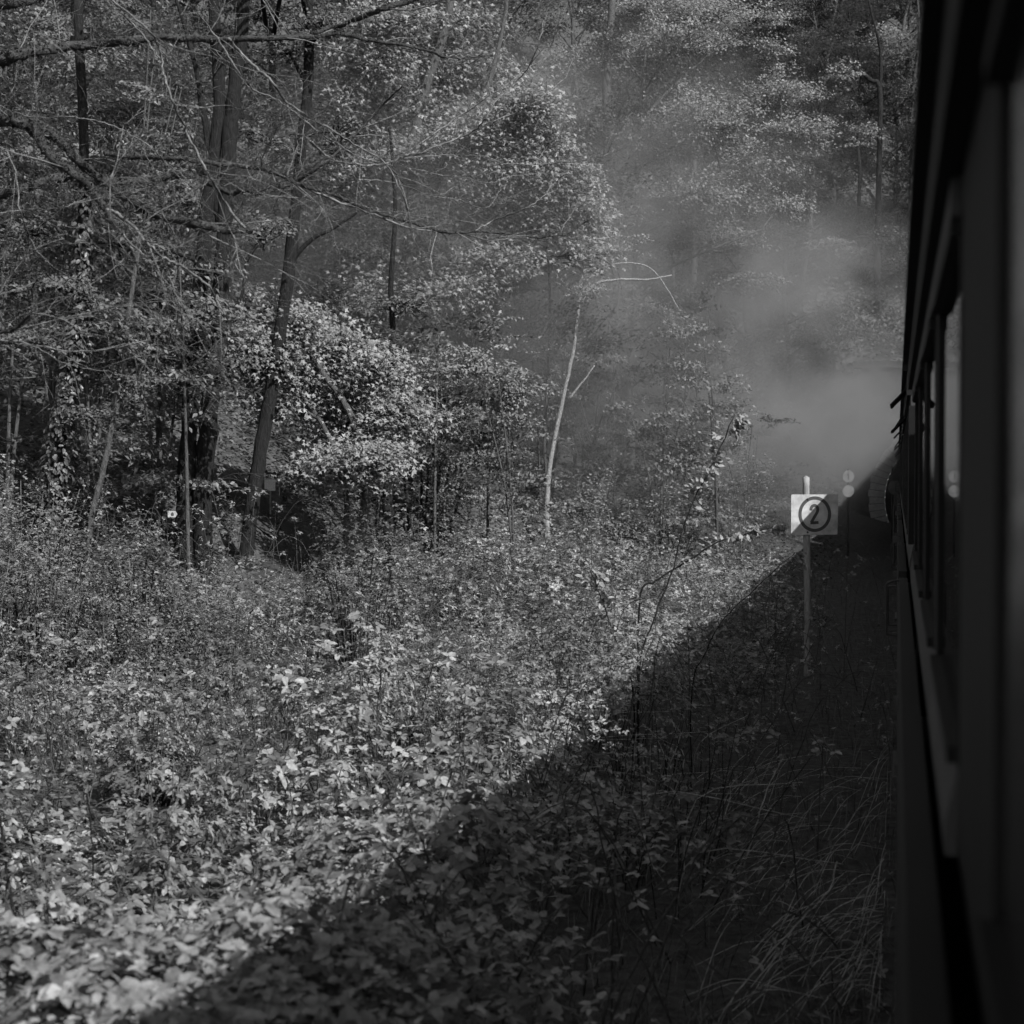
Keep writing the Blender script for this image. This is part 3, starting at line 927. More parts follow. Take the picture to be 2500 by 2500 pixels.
# big maple in the haze
d13 = 34.0
p13 = at(1000, 1330, d13); p13z = H(p13[0], p13[1])
py13 = 1250 - (p13z - C0[2] + d13 * _sp) / d13 * F
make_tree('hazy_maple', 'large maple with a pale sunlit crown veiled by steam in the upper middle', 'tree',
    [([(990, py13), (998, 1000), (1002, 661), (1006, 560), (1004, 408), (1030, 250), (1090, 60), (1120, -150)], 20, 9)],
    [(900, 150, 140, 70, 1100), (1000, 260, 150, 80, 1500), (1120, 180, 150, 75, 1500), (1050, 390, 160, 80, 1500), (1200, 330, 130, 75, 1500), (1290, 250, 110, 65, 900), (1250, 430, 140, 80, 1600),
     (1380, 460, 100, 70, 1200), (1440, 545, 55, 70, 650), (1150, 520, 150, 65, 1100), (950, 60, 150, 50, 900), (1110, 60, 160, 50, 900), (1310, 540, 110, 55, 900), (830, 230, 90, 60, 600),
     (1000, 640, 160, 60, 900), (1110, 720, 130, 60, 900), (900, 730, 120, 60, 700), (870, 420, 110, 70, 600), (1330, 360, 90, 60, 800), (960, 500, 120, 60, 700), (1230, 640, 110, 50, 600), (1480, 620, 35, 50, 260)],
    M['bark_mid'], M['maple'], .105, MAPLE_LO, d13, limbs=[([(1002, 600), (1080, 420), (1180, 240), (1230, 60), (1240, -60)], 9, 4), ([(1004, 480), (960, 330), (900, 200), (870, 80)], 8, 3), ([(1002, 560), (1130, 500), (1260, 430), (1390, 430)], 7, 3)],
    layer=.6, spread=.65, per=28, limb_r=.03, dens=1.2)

# feathery tree upper right
d14 = 44.0
p14 = at(1560, 1200, d14); p14z = H(p14[0], p14[1]); py14 = 1250 - (p14z - C0[2] + d14 * _sp) / d14 * F
make_tree('feathery_tree', 'tall tree with fine layered sunlit sprays arching right above the steam', 'tree',
    [([(1545, py14), (1535, 1000), (1500, 650), (1480, 260), (1495, 0), (1500, -250)], 15, 8)],
    [(1500, 150, 170, 80, 1900), (1650, 110, 160, 70, 2100), (1790, 120, 140, 50, 1600), (1890, 220, 120, 60, 1600), (1960, 320, 90, 55, 1200), (1850, 400, 140, 65, 1800), (1700, 290, 160, 90, 2300), (1560, 340, 140, 80, 1700),
     (1700, 480, 160, 70, 2100), (1910, 500, 85, 45, 800), (1620, 570, 130, 60, 1500), (1780, 590, 120, 50, 1300), (1500, 500, 120, 60, 1100), (1820, 690, 110, 40, 700), (1590, 760, 120, 45, 800), (1700, 30, 150, 45, 1100), (1560, 30, 160, 50, 1300), (1860, 40, 80, 30, 420), (1480, 700, 90, 45, 520)],
    M['bark_mid'], M['spray'], .085, DIAMOND, d14, limbs=[([(1490, 420), (1580, 280), (1700, 160), (1800, 90)], 6, 2), ([(1500, 650), (1600, 520), (1760, 420), (1900, 330)], 6, 2), ([(1510, 740), (1620, 660), (1760, 600), (1860, 560)], 5, 2)],
    layer=.24, spread=.55, per=46, limb_r=.025, dens=1.7)
d15 = 66.5
p15 = at(2135, 900, d15); py15 = 1250 - (float(H(p15[0], p15[1])) - C0[2] + d15 * _sp) / d15 * F
make_tree('drooping_spray_tree', 'dark crooked tree above the tunnel with one sunlit drooping spray', 'tree',
    [([(2140, py15), (2142, 640), (2146, 420), (2148, 225), (2125, 195), (2090, 170)], 9, 5)], [(2040, 592, 75, 20, 420), (2085, 615, 55, 18, 320), (2000, 600, 40, 16, 160), (2110, 330, 60, 40, 260), (2060, 180, 60, 40, 260), (2150, 100, 60, 50, 260)], M['bark_dark'], M['spray'], .12, DIAMOND, d15,
    limbs=[([(2148, 225), (2150, 130), (2135, 60), (2120, 0)], 5, 2), ([(2142, 640), (2120, 580), (2060, 590), (2010, 598)], 4, 1.5)], layer=.10, spread=.5)

# ------------------------------------------------------------------ woodland trees on the hillside behind (shared meshes)
def wood_variant(seed, h, nl, leaf, bark, low=.12):
    global rng
    keep_ = rng; rng = np.random.default_rng(seed)
    tb, lb = Buf(), Buf()
    lean = rng.normal(0, .05, 2)
    pts = [(0, 0, -.6)] + [(lean[0] * z + rng.normal(0, .12), lean[1] * z + rng.normal(0, .12), z) for z in np.linspace(.3, h, 6)]
    q = bark_tube(tb, pts, .13 * h / 13, .04, 5, 8, .06, 0, .3)
    for i in range(15):
        k = rng.integers(int(len(q) * low), len(q))
        a_ = rng.uniform(0, 2 * PI); L = rng.uniform(1.2, 3.4) * (1.15 - .5 * k / len(q))
        c = q[k] + np.array([math.cos(a_) * L, math.sin(a_) * L, rng.uniform(.1, 1.2)])
        bark_tube(tb, [q[k], (q[k] + c) / 2 + [0, 0, .25], c], .035, .012, 4, 5, .05)
        lobe_foliage(lb, tb, q[k], c, np.array([1.3, 1.3, .85]) * rng.uniform(.7, 1.2), nl // 15, leaf, DIAMOND, per=40, layer=.35, spread=.5, twigr=.008)
    v, f = tb.arrays(); mt = mesh_arr('trunk', v, f, bark, True)
    v, f = lb.arrays(); mc = mesh_arr('crown', v, f, M['wood'])
    rng = keep_
    return mt, mc


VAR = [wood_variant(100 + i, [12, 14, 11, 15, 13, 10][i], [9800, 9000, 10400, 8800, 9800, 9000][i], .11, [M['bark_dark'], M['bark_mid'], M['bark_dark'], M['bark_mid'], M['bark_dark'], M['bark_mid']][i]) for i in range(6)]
placed = []


def put_wood(p, i, s, rz, label, group):
    t = thing('woodland_tree', label, 'tree', p, group)
    t.rotation_euler = (0, 0, rz); t.scale = (s, s, s)
    obj('trunk', VAR[i][0], t); obj('crown', VAR[i][1], t)


tries = 0
while len(placed) < 120 and tries < 4000:
    tries += 1
    d_ = rng.uniform(36, 100); px = rng.uniform(-150, 2350)
    p = at(px, 1150, d_); z = float(H(p[0], p[1]))
    if p[0] > -2.5 and d_ < 66:
        continue
    dz = d_ * (1250 - 1150) / F
    if z < 2.2:
        continue
    if any((p[0] - q[0]) ** 2 + (p[1] - q[1]) ** 2 < 6.5 for q in placed):
        continue
    placed.append((p[0], p[1]))
    put_wood((p[0], p[1], z), int(rng.integers(0, 6)), rng.uniform(.75, 1.15), rng.uniform(0, 6.28), 'leafy tree standing in the dense wood up the hillside behind', 'woodland trees up the hillside')

for i, (px, d_) in enumerate(((2050, 70), (2110, 69), (2165, 71), (2080, 77), (2140, 78), (2190, 76), (2030, 82), (2110, 86))):
    p = at(px, 1150, d_)
    put_wood((p[0], p[1], float(H(p[0], p[1])) - .2), (i * 5 + 1) % 6, rng.uniform(.8, 1.1), rng.uniform(0, 6.28), 'leafy tree in the dark wood above the tunnel mouth', 'woodland trees above the tunnel')
for i, (x_, y_) in enumerate(((6.6, 64.8), (9, 67), (6, 68.5), (11, 65), (8.4, 71.5), (12, 70))):  # unseen trees added to throw shade on the wood above the tunnel
    put_wood((x_, y_, float(H(x_, y_)) - .2), (i * 2 + 1) % 6, rng.uniform(1.2, 1.4), rng.uniform(0, 6.28), 'unseen leafy tree added for shade on the hill right of the tunnel', 'added shade trees right of the tunnel')
for i, (x_, y_) in enumerate(((7.5, 47.5), (9.5, 52.5), (8.2, 57), (12.5, 49), (12, 57), (15, 53), (6.2, 56), (5.8, 59))):  # unseen trees added to shade the portal and the hill behind it
    put_wood((x_, y_, float(H(x_, y_))), i % 6, rng.uniform(1.0, 1.25), rng.uniform(0, 6.28), 'unseen leafy tree added for shade on the far side of the railway', 'added shade trees beyond the railway')


def sapling_variant(seed):
    global rng
    keep_ = rng; rng = np.random.default_rng(seed)
    tb, lb = Buf(), Buf()
    for st_ in range(rng.integers(2, 5)):
        a_ = rng.uniform(0, 6.28); h_ = rng.uniform(2.2, 4.6); ln = rng.uniform(.1, .9)
        q = bark_tube(tb, [(0, 0, -.4), (math.cos(a_) * ln * .3, math.sin(a_) * ln * .3, h_ * .5), (math.cos(a_) * ln, math.sin(a_) * ln, h_)], .028, .008, 6, 6, .04)
        for j in range(5):
            k = rng.integers(int(len(q) * .25), len(q)); b_ = rng.uniform(0, 6.28); Lh = rng.uniform(.3, 1.0)
            c = q[k] + np.array([math.cos(b_) * Lh, math.sin(b_) * Lh, rng.uniform(.0, .3)])
            lobe_foliage(lb, tb, q[k], c, np.array([.6, .6, .26]) * rng.uniform(.7, 1.3), 95, .085, DIAMOND, per=20, layer=.14, spread=.28, twigr=.005)
    v, f = tb.arrays(); mt = mesh_arr('stems', v, f, M['bark_mid'], True)
    v, f = lb.arrays(); mc = mesh_arr('foliage', v, f, M['sapling'])
    rng = keep_
    return mt, mc


SAPV = [sapling_variant(300 + i) for i in range(6)]
sap = []
tries = 0
pth = pp[:, :2]
while len(sap) < 150 and tries < 6000:
    tries += 1
    d_ = 23 + 32 * rng.random() ** 1.3; px = rng.uniform(-60, 2020)
    if (560 < px < 830 and d_ < 40) or (px > 1420 and rng.random() < .8) or (800 < px < 1220 and d_ < 28) or (1270 < px < 1470 and d_ < 37):
        continue
    p = at(px, 1150, d_); z = float(H(p[0], p[1]))
    if z < .45 or p[0] > -3.0 or np.min(np.hypot(pth[:, 0] - p[0], pth[:, 1] - p[1])) < 1.3:
        continue
    if any((p[0] - q[0]) ** 2 + (p[1] - q[1]) ** 2 < 1.2 for q in sap):
        continue
    sap.append((p[0], p[1]))
    i = int(rng.integers(0, 6)); s_ = rng.uniform(.65, 1.35)
    t = thing('leafy_sapling', 'leafy young sapling in the undergrowth at the foot of the wooded slope', 'sapling', (p[0], p[1], z), 'saplings at the foot of the wood')
    t.rotation_euler = (0, 0, rng.uniform(0, 6.28)); t.scale = (s_, s_, s_)
    obj('stems', SAPV[i][0], t)['kind'] = 'stuff'; obj('foliage', SAPV[i][1], t)

# ------------------------------------------------------------------ hillside undergrowth and litter (nobody could count it)
b = Buf()
n = 140000
px = rng.uniform(-100, 2300, n); dd_ = 22 + 70 * rng.random(n) ** 1.15
dirs = F_[None] + ((px - 1250) / F)[:, None] * R_[None]
pos = C0[None] + dirs * dd_[:, None]
hz = H(pos[:, 0], pos[:, 1])
clump = N1(pos[:, 0] * .45 + 3, pos[:, 1] * .45) * .6 + N2(pos[:, 0] * 1.2, pos[:, 1] * 1.2) * .4
ok = (hz > .35) & ((pos[:, 0] < -2.0) | (pos[:, 1] > 64)) & (clump + .3 * rng.random(n) > .47)
pdist = np.min(np.hypot(pos[:, 0][:, None] - pp[None, ::3, 0], pos[:, 1][:, None] - pp[None, ::3, 1]), 1)
ok &= pdist > 1.0
pos = pos[ok]; clump = clump[ok]; n = len(pos)
pos[:, 2] = hz[ok] + rng.random(n) ** 1.5 * (clump - .35) * 2.6
leaves(b, pos, norm(rand_dir(n) * .5 + np.array([0, 0, 1.0])), rand_dir(n, .4), rng.uniform(.06, .13, n), DIAMOND)
n = 26000
pos = np.stack([rng.uniform(-9, 5, n), 62.4 + 26 * rng.random(n) ** 1.6, np.zeros(n)], -1)
hz = H(pos[:, 0], pos[:, 1]); pos[:, 2] = hz + rng.random(n) ** 1.5 * .9
pos = pos[(hz > 5.2) | (pos[:, 0] < -1.7)]; n = len(pos)
leaves(b, pos, norm(rand_dir(n) * .7 + np.array([0, -.5, .7])), rand_dir(n, .5), rng.uniform(.10, .22, n), DIAMOND)
o = bobj('hillside_undergrowth', b, M['under']); o['kind'] = 'stuff'
tag(o, 'low leafy undergrowth covering the wooded hillside', 'undergrowth')
b = Buf()
n = 50000
px = rng.uniform(-100, 2250, n); dd_ = 20 + 60 * rng.random(n) ** 1.3
pos = C0[None] + (F_[None] + ((px - 1250) / F)[:, None] * R_[None]) * dd_[:, None]
pos[:, 2] = H(pos[:, 0], pos[:, 1]) + rng.uniform(.01, .05, n)
pos = pos[pos[:, 0] < -1.5]; n = len(pos)
leaves(b, pos, norm(rand_dir(n) * .45 + np.array([0, 0, 1.0])), rand_dir(n, .2), rng.uniform(.05, .12, n), DIAMOND)
o = bobj('leaf_litter', b, M['litter']); o['kind'] = 'stuff'
tag(o, 'dry fallen leaves covering the forest floor', 'leaf litter')

# ------------------------------------------------------------------ shrubs along the wood edge
def shrub(label, px, py, hpx, wpx, n, leafs, depth=None, mat='shrub', stems=9, tpl=OVATE, name='leafy_shrub'):
    g, d_ = gp(px, py)
    if depth:
        g = at(px, py, depth); g[2] = H(g[0], g[1]); d_ = depth
    k = d_ / F
    root = thing(name, label, 'shrub', g, 'shrubs along the wood edge')
    sb, lb = Buf(), Buf()
    hgt = hpx * k; w = wpx * k
    per = max(8, n // stems)
    for i in range(stems):
        a_ = rng.uniform(0, 2 * PI); rr = w * rng.random() ** .6
        e = g + np.array([math.cos(a_) * rr, math.sin(a_) * rr * .8, hgt * rng.uniform(.55, 1.05)])
        s = g + np.array([math.cos(a_), math.sin(a_), 0]) * w * .25 * rng.random(); s[2] = H(s[0], s[1]) - .1
        q = spline([s, (s + e) / 2 + rng.normal(0, .06, 3) * hgt, e], 5)
        tube(sb, q, np.linspace(.012, .003, len(q)), 4)
        for j in range(3):
            kk = rng.integers(len(q) // 3, len(q) - 1)
            e2 = q[kk] + rand_dir(1, .6)[0] * w * rng.uniform(.2, .5)
            q2 = spline([q[kk], (q[kk] + e2) / 2 + [0, 0, .05], e2], 3)
            tube(sb, q2, np.linspace(.006, .002, len(q2)), 3)
            m_ = per // 5
            t = rng.random(m_); pts = q2[np.minimum((t * len(q2)).astype(int), len(q2) - 1)]
            leaves(lb, pts + rand_dir(m_) * .10, norm(rand_dir(m_) * .5 + np.array([0, 0, .8]) + SUNV * .2), rand_dir(m_, .4), leafs * rng.uniform(.6, 1.15, m_), tpl)
        m_ = per - 3 * (per // 5)
        t = .25 + .75 * rng.random(m_) ** .8; pts = q[np.minimum((t * len(q)).astype(int), len(q) - 1)]
        leaves(lb, pts + rand_dir(m_) * (.13 * rng.random(m_) ** .5)[:, None] * 1.2, norm(rand_dir(m_) * .5 + np.array([0, 0, .8]) + SUNV * .2), rand_dir(m_, .4), leafs * rng.uniform(.6, 1.15, m_), tpl)
    bobj('stems', sb, M['twig'], root, smooth=True)['kind'] = 'stuff'
    bobj('foliage', lb, M[mat], root)
    return root


SHR = [
 ('leafy shrub at the left edge below the ivy-clad trunk', 60, 1560, 330, 170, 900, .05),
 ('leafy shrub in front of the slim leaning trunk', 250, 1560, 260, 150, 800, .05),
 ('leafy shrub in front of the twin trunks', 480, 1540, 190, 150, 700, .05),
 ('low leafy shrub below the tall dark tree', 640, 1540, 190, 140, 650, .05),
 ('low leafy shrub below the sunlit maple', 820, 1540, 170, 140, 600, .05),
 ('broad dark shrub in the middle of the bramble field', 900, 1640, 210, 150, 900, .05),
 ('upright twiggy shrub at the left edge of the brambles', 90, 1720, 320, 150, 900, .045),
 ('upright twiggy shrub right of the left edge in the brambles', 330, 1730, 330, 150, 1000, .045),
 ('upright twiggy shrub near the middle of the left brambles', 560, 1720, 280, 140, 800, .045),
 ('sunlit shrub at the foot of the hazel stems', 1060, 1450, 130, 140, 700, .06),
 ('sunlit shrub at the foot of the pale slender trunk', 1330, 1430, 130, 150, 800, .06),
 ('hazy shrub below the steam left of the leafy shoots', 1500, 1400, 190, 150, 1100, .065),
 ('hazy shrub below the steam behind the leafy shoots', 1660, 1360, 230, 150, 1200, .07),
 ('hazy shrub left of the number board', 1810, 1360, 230, 130, 1100, .07),
 ('faint bush in the steam between shoots and number board', 1740, 1290, 240, 150, 1100, .09),
 ('faint bush deep in the steam left of the discs', 1930, 1290, 170, 110, 800, .09),
 ('small bush right of the leaning pole', 1420, 1330, 170, 120, 800, .07),
]
for s in SHR:
    shrub(s[0], s[1], s[2], s[3] * (.75 if 'twin trunks' in s[0] or 'tall dark' in s[0] else 1.2), s[4] * 1.1, int(s[5] * 1.5), s[6], stems=14)

# ------------------------------------------------------------------ bushy humps standing in the bramble field
def hump(label, px, py, wpx, hpx, n, leafs, mat='mid_bush', low=.32):
    g, d_ = gp(px, py)
    k = d_ / F
    w, h = wpx * k * 1.05, hpx * k * 1.25
    root = thing('bush', label, 'bush', g, 'bushes in the bramble field')
    sb, lb = Buf(), Buf()
    for i in range(34):
        u = rand_dir(1)[0]; u[2] = abs(u[2])
        e = g + u * np.array([w, w * .8, h]) * rng.uniform(.75, 1.05)
        s0 = g + np.array([u[0] * w * .3, u[1] * w * .3, -.1])
        q = spline([s0, s0 * .45 + e * .55 + np.array([0, 0, h * .25]), e], 4)
        tube(sb, q, np.linspace(.010, .003, len(q)), 4)
    u = rand_dir(n); u[:, 2] = np.abs(u[:, 2]); u = norm(u)
    lump = .82 + .34 * N1(u[:, 0] * 3.2 + px * .01, u[:, 1] * 3.2) + .16 * N2(u[:, 0] * 8, u[:, 2] * 8)
    rr = lump * (1 - .22 * rng.random(n) ** 1.6)
    keep = (u[:, 2] > low * rng.random(n) * 1.4) & (N4(u[:, 0] * 4 + 5, u[:, 2] * 4 + px * .02) > .30)
    u = u[keep]; rr = rr[keep]; m_ = len(u)
    pos = g + u * np.array([w, w * .8, h]) * rr[:, None]
    leaves(lb, pos, norm(rand_dir(m_) * .6 + u * .5 + np.array([0, 0, .7])), rand_dir(m_, .4), leafs * rng.uniform(.5, 1.2, m_), TRIF_LO)
    bobj('stems', sb, M['bark_dark'], root, smooth=True)['kind'] = 'stuff'
    bobj('foliage', lb, M[mat], root)


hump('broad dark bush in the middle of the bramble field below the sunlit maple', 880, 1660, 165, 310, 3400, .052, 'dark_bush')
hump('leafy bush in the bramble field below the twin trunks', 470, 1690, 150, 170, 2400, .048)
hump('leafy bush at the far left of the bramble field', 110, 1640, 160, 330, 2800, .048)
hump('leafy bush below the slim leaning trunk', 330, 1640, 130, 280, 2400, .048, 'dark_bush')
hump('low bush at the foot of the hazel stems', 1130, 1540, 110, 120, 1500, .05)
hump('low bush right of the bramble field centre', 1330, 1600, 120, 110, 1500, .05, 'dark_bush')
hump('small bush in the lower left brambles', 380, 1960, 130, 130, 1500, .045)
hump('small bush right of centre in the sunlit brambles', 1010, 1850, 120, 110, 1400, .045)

# ------------------------------------------------------------------ bramble patch


HOLLOWS = []
for px, py, r_ in ((690, 1440, 1.1), (930, 1600, .9), (830, 1640, .6), (200, 1480, .6), (390, 1985, .36), (640, 2100, .32), (420, 2215, .26), (600, 1850, .42), (1060, 1900, .32), (150, 1800, .42), (1150, 1680, .5), (1300, 1560, .7), (480, 1700, .5), (720, 1760, .42), (330, 2420, .2), (930, 2060, .28), (60, 2080, .3)):
    dirn = F_ + (px - 1250) / F * R_ + (1250 - py) / F * U_
    Pq = C0 + _DS[:, None] * dirn
    kq = int(np.argmax(Pq[:, 2] < H(Pq[:, 0], Pq[:, 1]) + .45))
    HOLLOWS.append((Pq[kq][0], Pq[kq][1], r_))


def hollow(x, y):
    h = np.ones(np.shape(x))
    for hx_, hy_, r_ in HOLLOWS:
        dd2 = np.hypot(x - hx_, (y - hy_) * .38) / r_
        h = h * (1 - .85 * np.exp(-dd2 ** 4))
    return h


def mound(x, y):
    nearf = np.clip((np.hypot(x, y) - 8) / 6, 0, 1)
    m = .06 + 1.1 * N1(x * .55 + 9, y * .5) * N2(x * .23, y * .23 + 4) * 1.5 * (.8 + .2 * nearf) + .75 * N3(x * 1.05, y * 1.05) ** 2 + .26 * N4(x * 2.9, y * 2.9) + .3 * nearf * sstep((N3(x * .43 + 7.3, y * .36 + 2) - .46) / .16) * np.clip((-x - 1.5) / 1.5, 0, 1)
    return m * hollow(x, y)


bp_ = gp(600, 2300)[0]
BR = thing('bramble_patch', 'wide sunlit bramble patch covering the ground in front of the wood', 'brambles', (bp_[0], bp_[1], float(H(bp_[0], bp_[1]))))


def scatter(n, dmin, dmax, pw=1.0):
    px = rng.uniform(-420, 2260, n); d_ = dmin + (dmax - dmin) * rng.random(n) ** pw
    p = C0[None] + (F_[None] * np.array([1, 1, 0]) + ((px - 1250) / F)[:, None] * R_[None]) * d_[:, None]
    return p, d_


def cover(p):
    """bramble density: thick on the left, thin along the line"""
    x, y = p[:, 0], p[:, 1]
    return np.clip((-x - .9 + .9 * (N2(x * .6, y * .4) - .5)) / 1.6, .04, 1)


near_all = []
for (n, d0, d1_, tpl, sz0, sz1, pw) in ((28500, 3.9, 12.5, TRIF, .03, .080, 1.3), (57000, 12.5, 22, TRIF_LO, .022, .058, 1.0), (34000, 22, 34, TRIF_LO, .035, .075, 1.0)):
    p, d_ = scatter(n, d0, d1_, pw)
    hz = H(p[:, 0], p[:, 1])
    ok = (rng.random(n) < cover(p) * np.clip(3.0 * N4(p[:, 0] * .8 + 2, p[:, 1] * .8) - .5, .12, 1) * hollow(p[:, 0], p[:, 1]) ** .8) & (hz < 2.0)
    ok &= np.min(np.hypot(p[:, 0][:, None] - pp[None, ::4, 0], p[:, 1][:, None] - pp[None, ::4, 1]), 1) > .75
    p = p[ok]; hz = hz[ok]; n = len(p)
    m = mound(p[:, 0], p[:, 1]) * np.clip((-p[:, 0] - .1) / 1.5, .25, 1)
    depth_in = rng.random(n) ** 1.5
    p[:, 2] = hz + m - depth_in * np.minimum(m, .42) + rng.normal(0, .025, n)
    p[:, 2] = np.maximum(p[:, 2], hz + .03)
    e = .12
    gxn = (mound(p[:, 0] + e, p[:, 1]) - mound(p[:, 0] - e, p[:, 1])) / (2 * e); gyn = (mound(p[:, 0], p[:, 1] + e) - mound(p[:, 0], p[:, 1] - e)) / (2 * e)
    nr = norm(np.stack([-gxn * .7, -gyn * .7, np.ones(n)], -1) + rand_dir(n) * .62 + SUNV * .12)
    size = rng.uniform(sz0, sz1, n)
    dv = rand_dir(n, .25)
    if tpl is TRIF:
        dist = np.linalg.norm(p - C0, axis=1)
        # the largest in view become single leaf objects
        px_ = (p - C0) @ R_ / ((p - C0) @ F_) * F + 1250; py_ = 1250 - (p - C0) @ U_ / ((p - C0) @ F_) * F
        vis = (px_ > 10) & (px_ < 1900) & (py_ < 2480) & (depth_in < .12)
        score = np.where(vis, size / dist, 0)
        pick = np.argsort(-score)[:300]
        rest = np.ones(n, bool); rest[pick] = False
        near_all = (p[pick], nr[pick], dv[pick], size[pick])
        lb = Buf(); leaves(lb, p[rest], nr[rest], dv[rest], size[rest], tpl)
    else:
        leaves(lb, p, nr, dv, size, tpl)
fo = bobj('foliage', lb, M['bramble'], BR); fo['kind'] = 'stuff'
from mathutils import Matrix
lmesh = []
for k_ in range(4):
    V, T = TRIF
    W = V.copy(); W[:, 2] += rng.normal(0, .035, len(V)); W[:, 1] *= rng.uniform(.85, 1.1)
    lmesh.append(mesh_arr('leaf', W, T, M['bramble']))
Pn, Nn_, Dn, Sn = near_all
Zx = norm(Nn_); Xx = norm(Dn - Zx * np.sum(Dn * Zx, 1, keepdims=True)); Yx = np.cross(Zx, Xx)
for i in range(len(Pn)):
    lo_ = obj('leaf', lmesh[i % 4], BR)
    mt = Matrix(((Xx[i][0] * Sn[i], Yx[i][0] * Sn[i], Zx[i][0] * Sn[i], Pn[i][0] - BR.location.x), (Xx[i][1] * Sn[i], Yx[i][1] * Sn[i], Zx[i][1] * Sn[i], Pn[i][1] - BR.location.y), (Xx[i][2] * Sn[i], Yx[i][2] * Sn[i], Zx[i][2] * Sn[i], Pn[i][2] - BR.location.z), (0, 0, 0, 1)))
    lo_.matrix_local = mt
# canes arching through the patch
b = Buf()
p, _ = scatter(520, 5.5, 26)
for q0 in p:
    if rng.random() > .25 + .75 * np.clip((-q0[0] - .6) / 1.5, 0, 1):
        continue
    h0 = float(H(q0[0], q0[1])); m0 = float(mound(q0[0], q0[1]))
    a_ = rng.uniform(0, 2 * PI); L = rng.uniform(.5, 1.6); up_ = m0 + rng.uniform(-.1, .28)
    e = q0 + np.array([math.cos(a_) * L, math.sin(a_) * L, 0])
    P0 = np.array([q0[0], q0[1], h0 - .05]); P1 = np.array([(q0[0] + e[0]) / 2, (q0[1] + e[1]) / 2, h0 + up_]); P2 = np.array([e[0], e[1], h0 + up_ * rng.uniform(.4, 1.0)])
    tube(b, spline([P0, P1, P2], 6, .006), np.linspace(.006, .003, 13), 4)
bobj('canes', b, M['bark_mid'], BR, smooth=True)['kind'] = 'stuff'
b, lb = Buf(), Buf()
p, dd_ = scatter(900, 8.5, 30)
for q0, dq in zip(p, dd_):
    h0 = float(H(q0[0], q0[1]))
    if rng.random() > np.clip((-q0[0] - 1.3) / 1.5, .06, 1) or h0 > 1.6:
        continue
    m0 = float(mound(q0[0], q0[1])); a_ = rng.uniform(0, 2 * PI); Ln = rng.uniform(.15, .8); up_ = m0 + rng.uniform(.1, .5)
    P0 = np.array([q0[0], q0[1], h0 - .05]); hd = np.array([math.cos(a_), math.sin(a_), 0])
    P1 = P0 + hd * Ln * .4 + [0, 0, up_ * .95]; P2 = P0 + hd * Ln + [0, 0, up_ * rng.uniform(.8, 1.1)]
    q = spline([P0, P1, P2], 7, .004)
    tube(b, q, np.linspace(.005, .002, len(q)), 4)
    k = rng.integers(7, 16); ki = rng.integers(len(q) // 3, len(q), k)
    off = rand_dir(k, .4)
    leaves(lb, q[ki] + off * rng.uniform(.02, .06, (k, 1)), norm(rand_dir(k) * .6 + np.array([0, 0, .9]) + SUNV * .2), off, rng.uniform(.03, .08, k), TRIF if dq < 13 else TRIF_LO)
bobj('shoots', b, M['bark_mid'], BR, smooth=True)['kind'] = 'stuff'
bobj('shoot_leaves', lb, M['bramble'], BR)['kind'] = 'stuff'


# single pale dry canes, dark upright stems
def cane(name, label, pts, r0, r1, depth=None, mat='dry', cat='stem', group=None, twigs=0):
    d_ = depth or gp(*pts[0][:2])[1]
    P = ats(pts, d_)
    root = thing(name, label, cat, P[0], group)
    b = Buf()
    P = np.vstack([[P[0][0], P[0][1], min(P[0][2] - .05, float(H(P[0][0], P[0][1])) - .05)], P])
    root.location = P[0]
    q = spline(P, 6, .003)
    tube(b, q, np.linspace(r0, r1, len(q)) * d_ / F, 6)
    bobj('stem', b, M[mat], root, smooth=True)
    return root, q, d_


cane('dry_cane', 'long pale dry cane curving up out of the shaded grass below the number board', [(1790, 2190), (1835, 2050), (1862, 1960), (1885, 1900), (1912, 1850)], 2.2, 1.3, 11.5)
cane('dry_cane', 'pale dry cane bending over near the bottom right in the shade', [(1760, 2480), (1850, 2360), (1960, 2240), (2025, 2175), (2042, 2100)], 2.6, 1.4, 8.2)
cane('dry_cane', 'pale cracked cane standing upright at the edge of the shadow', [(1300, 2140), (1308, 2050), (1307, 1970), (1262, 1900), (1240, 1875)], 2.2, 1.4, 12.5)
cane('dry_cane', 'split pale stalk at the edge of the shadow', [(1240, 1890), (1226, 1840), (1213, 1770), (1210, 1740)], 2.6, 1.4, 13)
cane('dry_cane', 'pale tall stalk right of the split stalk', [(1290, 1900), (1280, 1780), (1272, 1720), (1266, 1680)], 2.4, 1.4, 14)
cane('dry_cane', 'pale stalk lying across the sunlit leaves at the shadow edge', [(1040, 2010), (1080, 1985), (1130, 1955)], 3.0, 2.2, 11)
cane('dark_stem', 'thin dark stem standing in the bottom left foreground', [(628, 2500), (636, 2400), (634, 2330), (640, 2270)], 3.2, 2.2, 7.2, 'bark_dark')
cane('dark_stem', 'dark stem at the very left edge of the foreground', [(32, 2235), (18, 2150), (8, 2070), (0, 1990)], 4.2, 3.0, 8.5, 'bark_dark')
cane('dark_stem', 'thin dark stem among sunlit bramble leaves at lower left', [(222, 2230), (226, 2120), (222, 2010), (212, 1940)], 2.6, 1.8, 9.5, 'bark_dark')


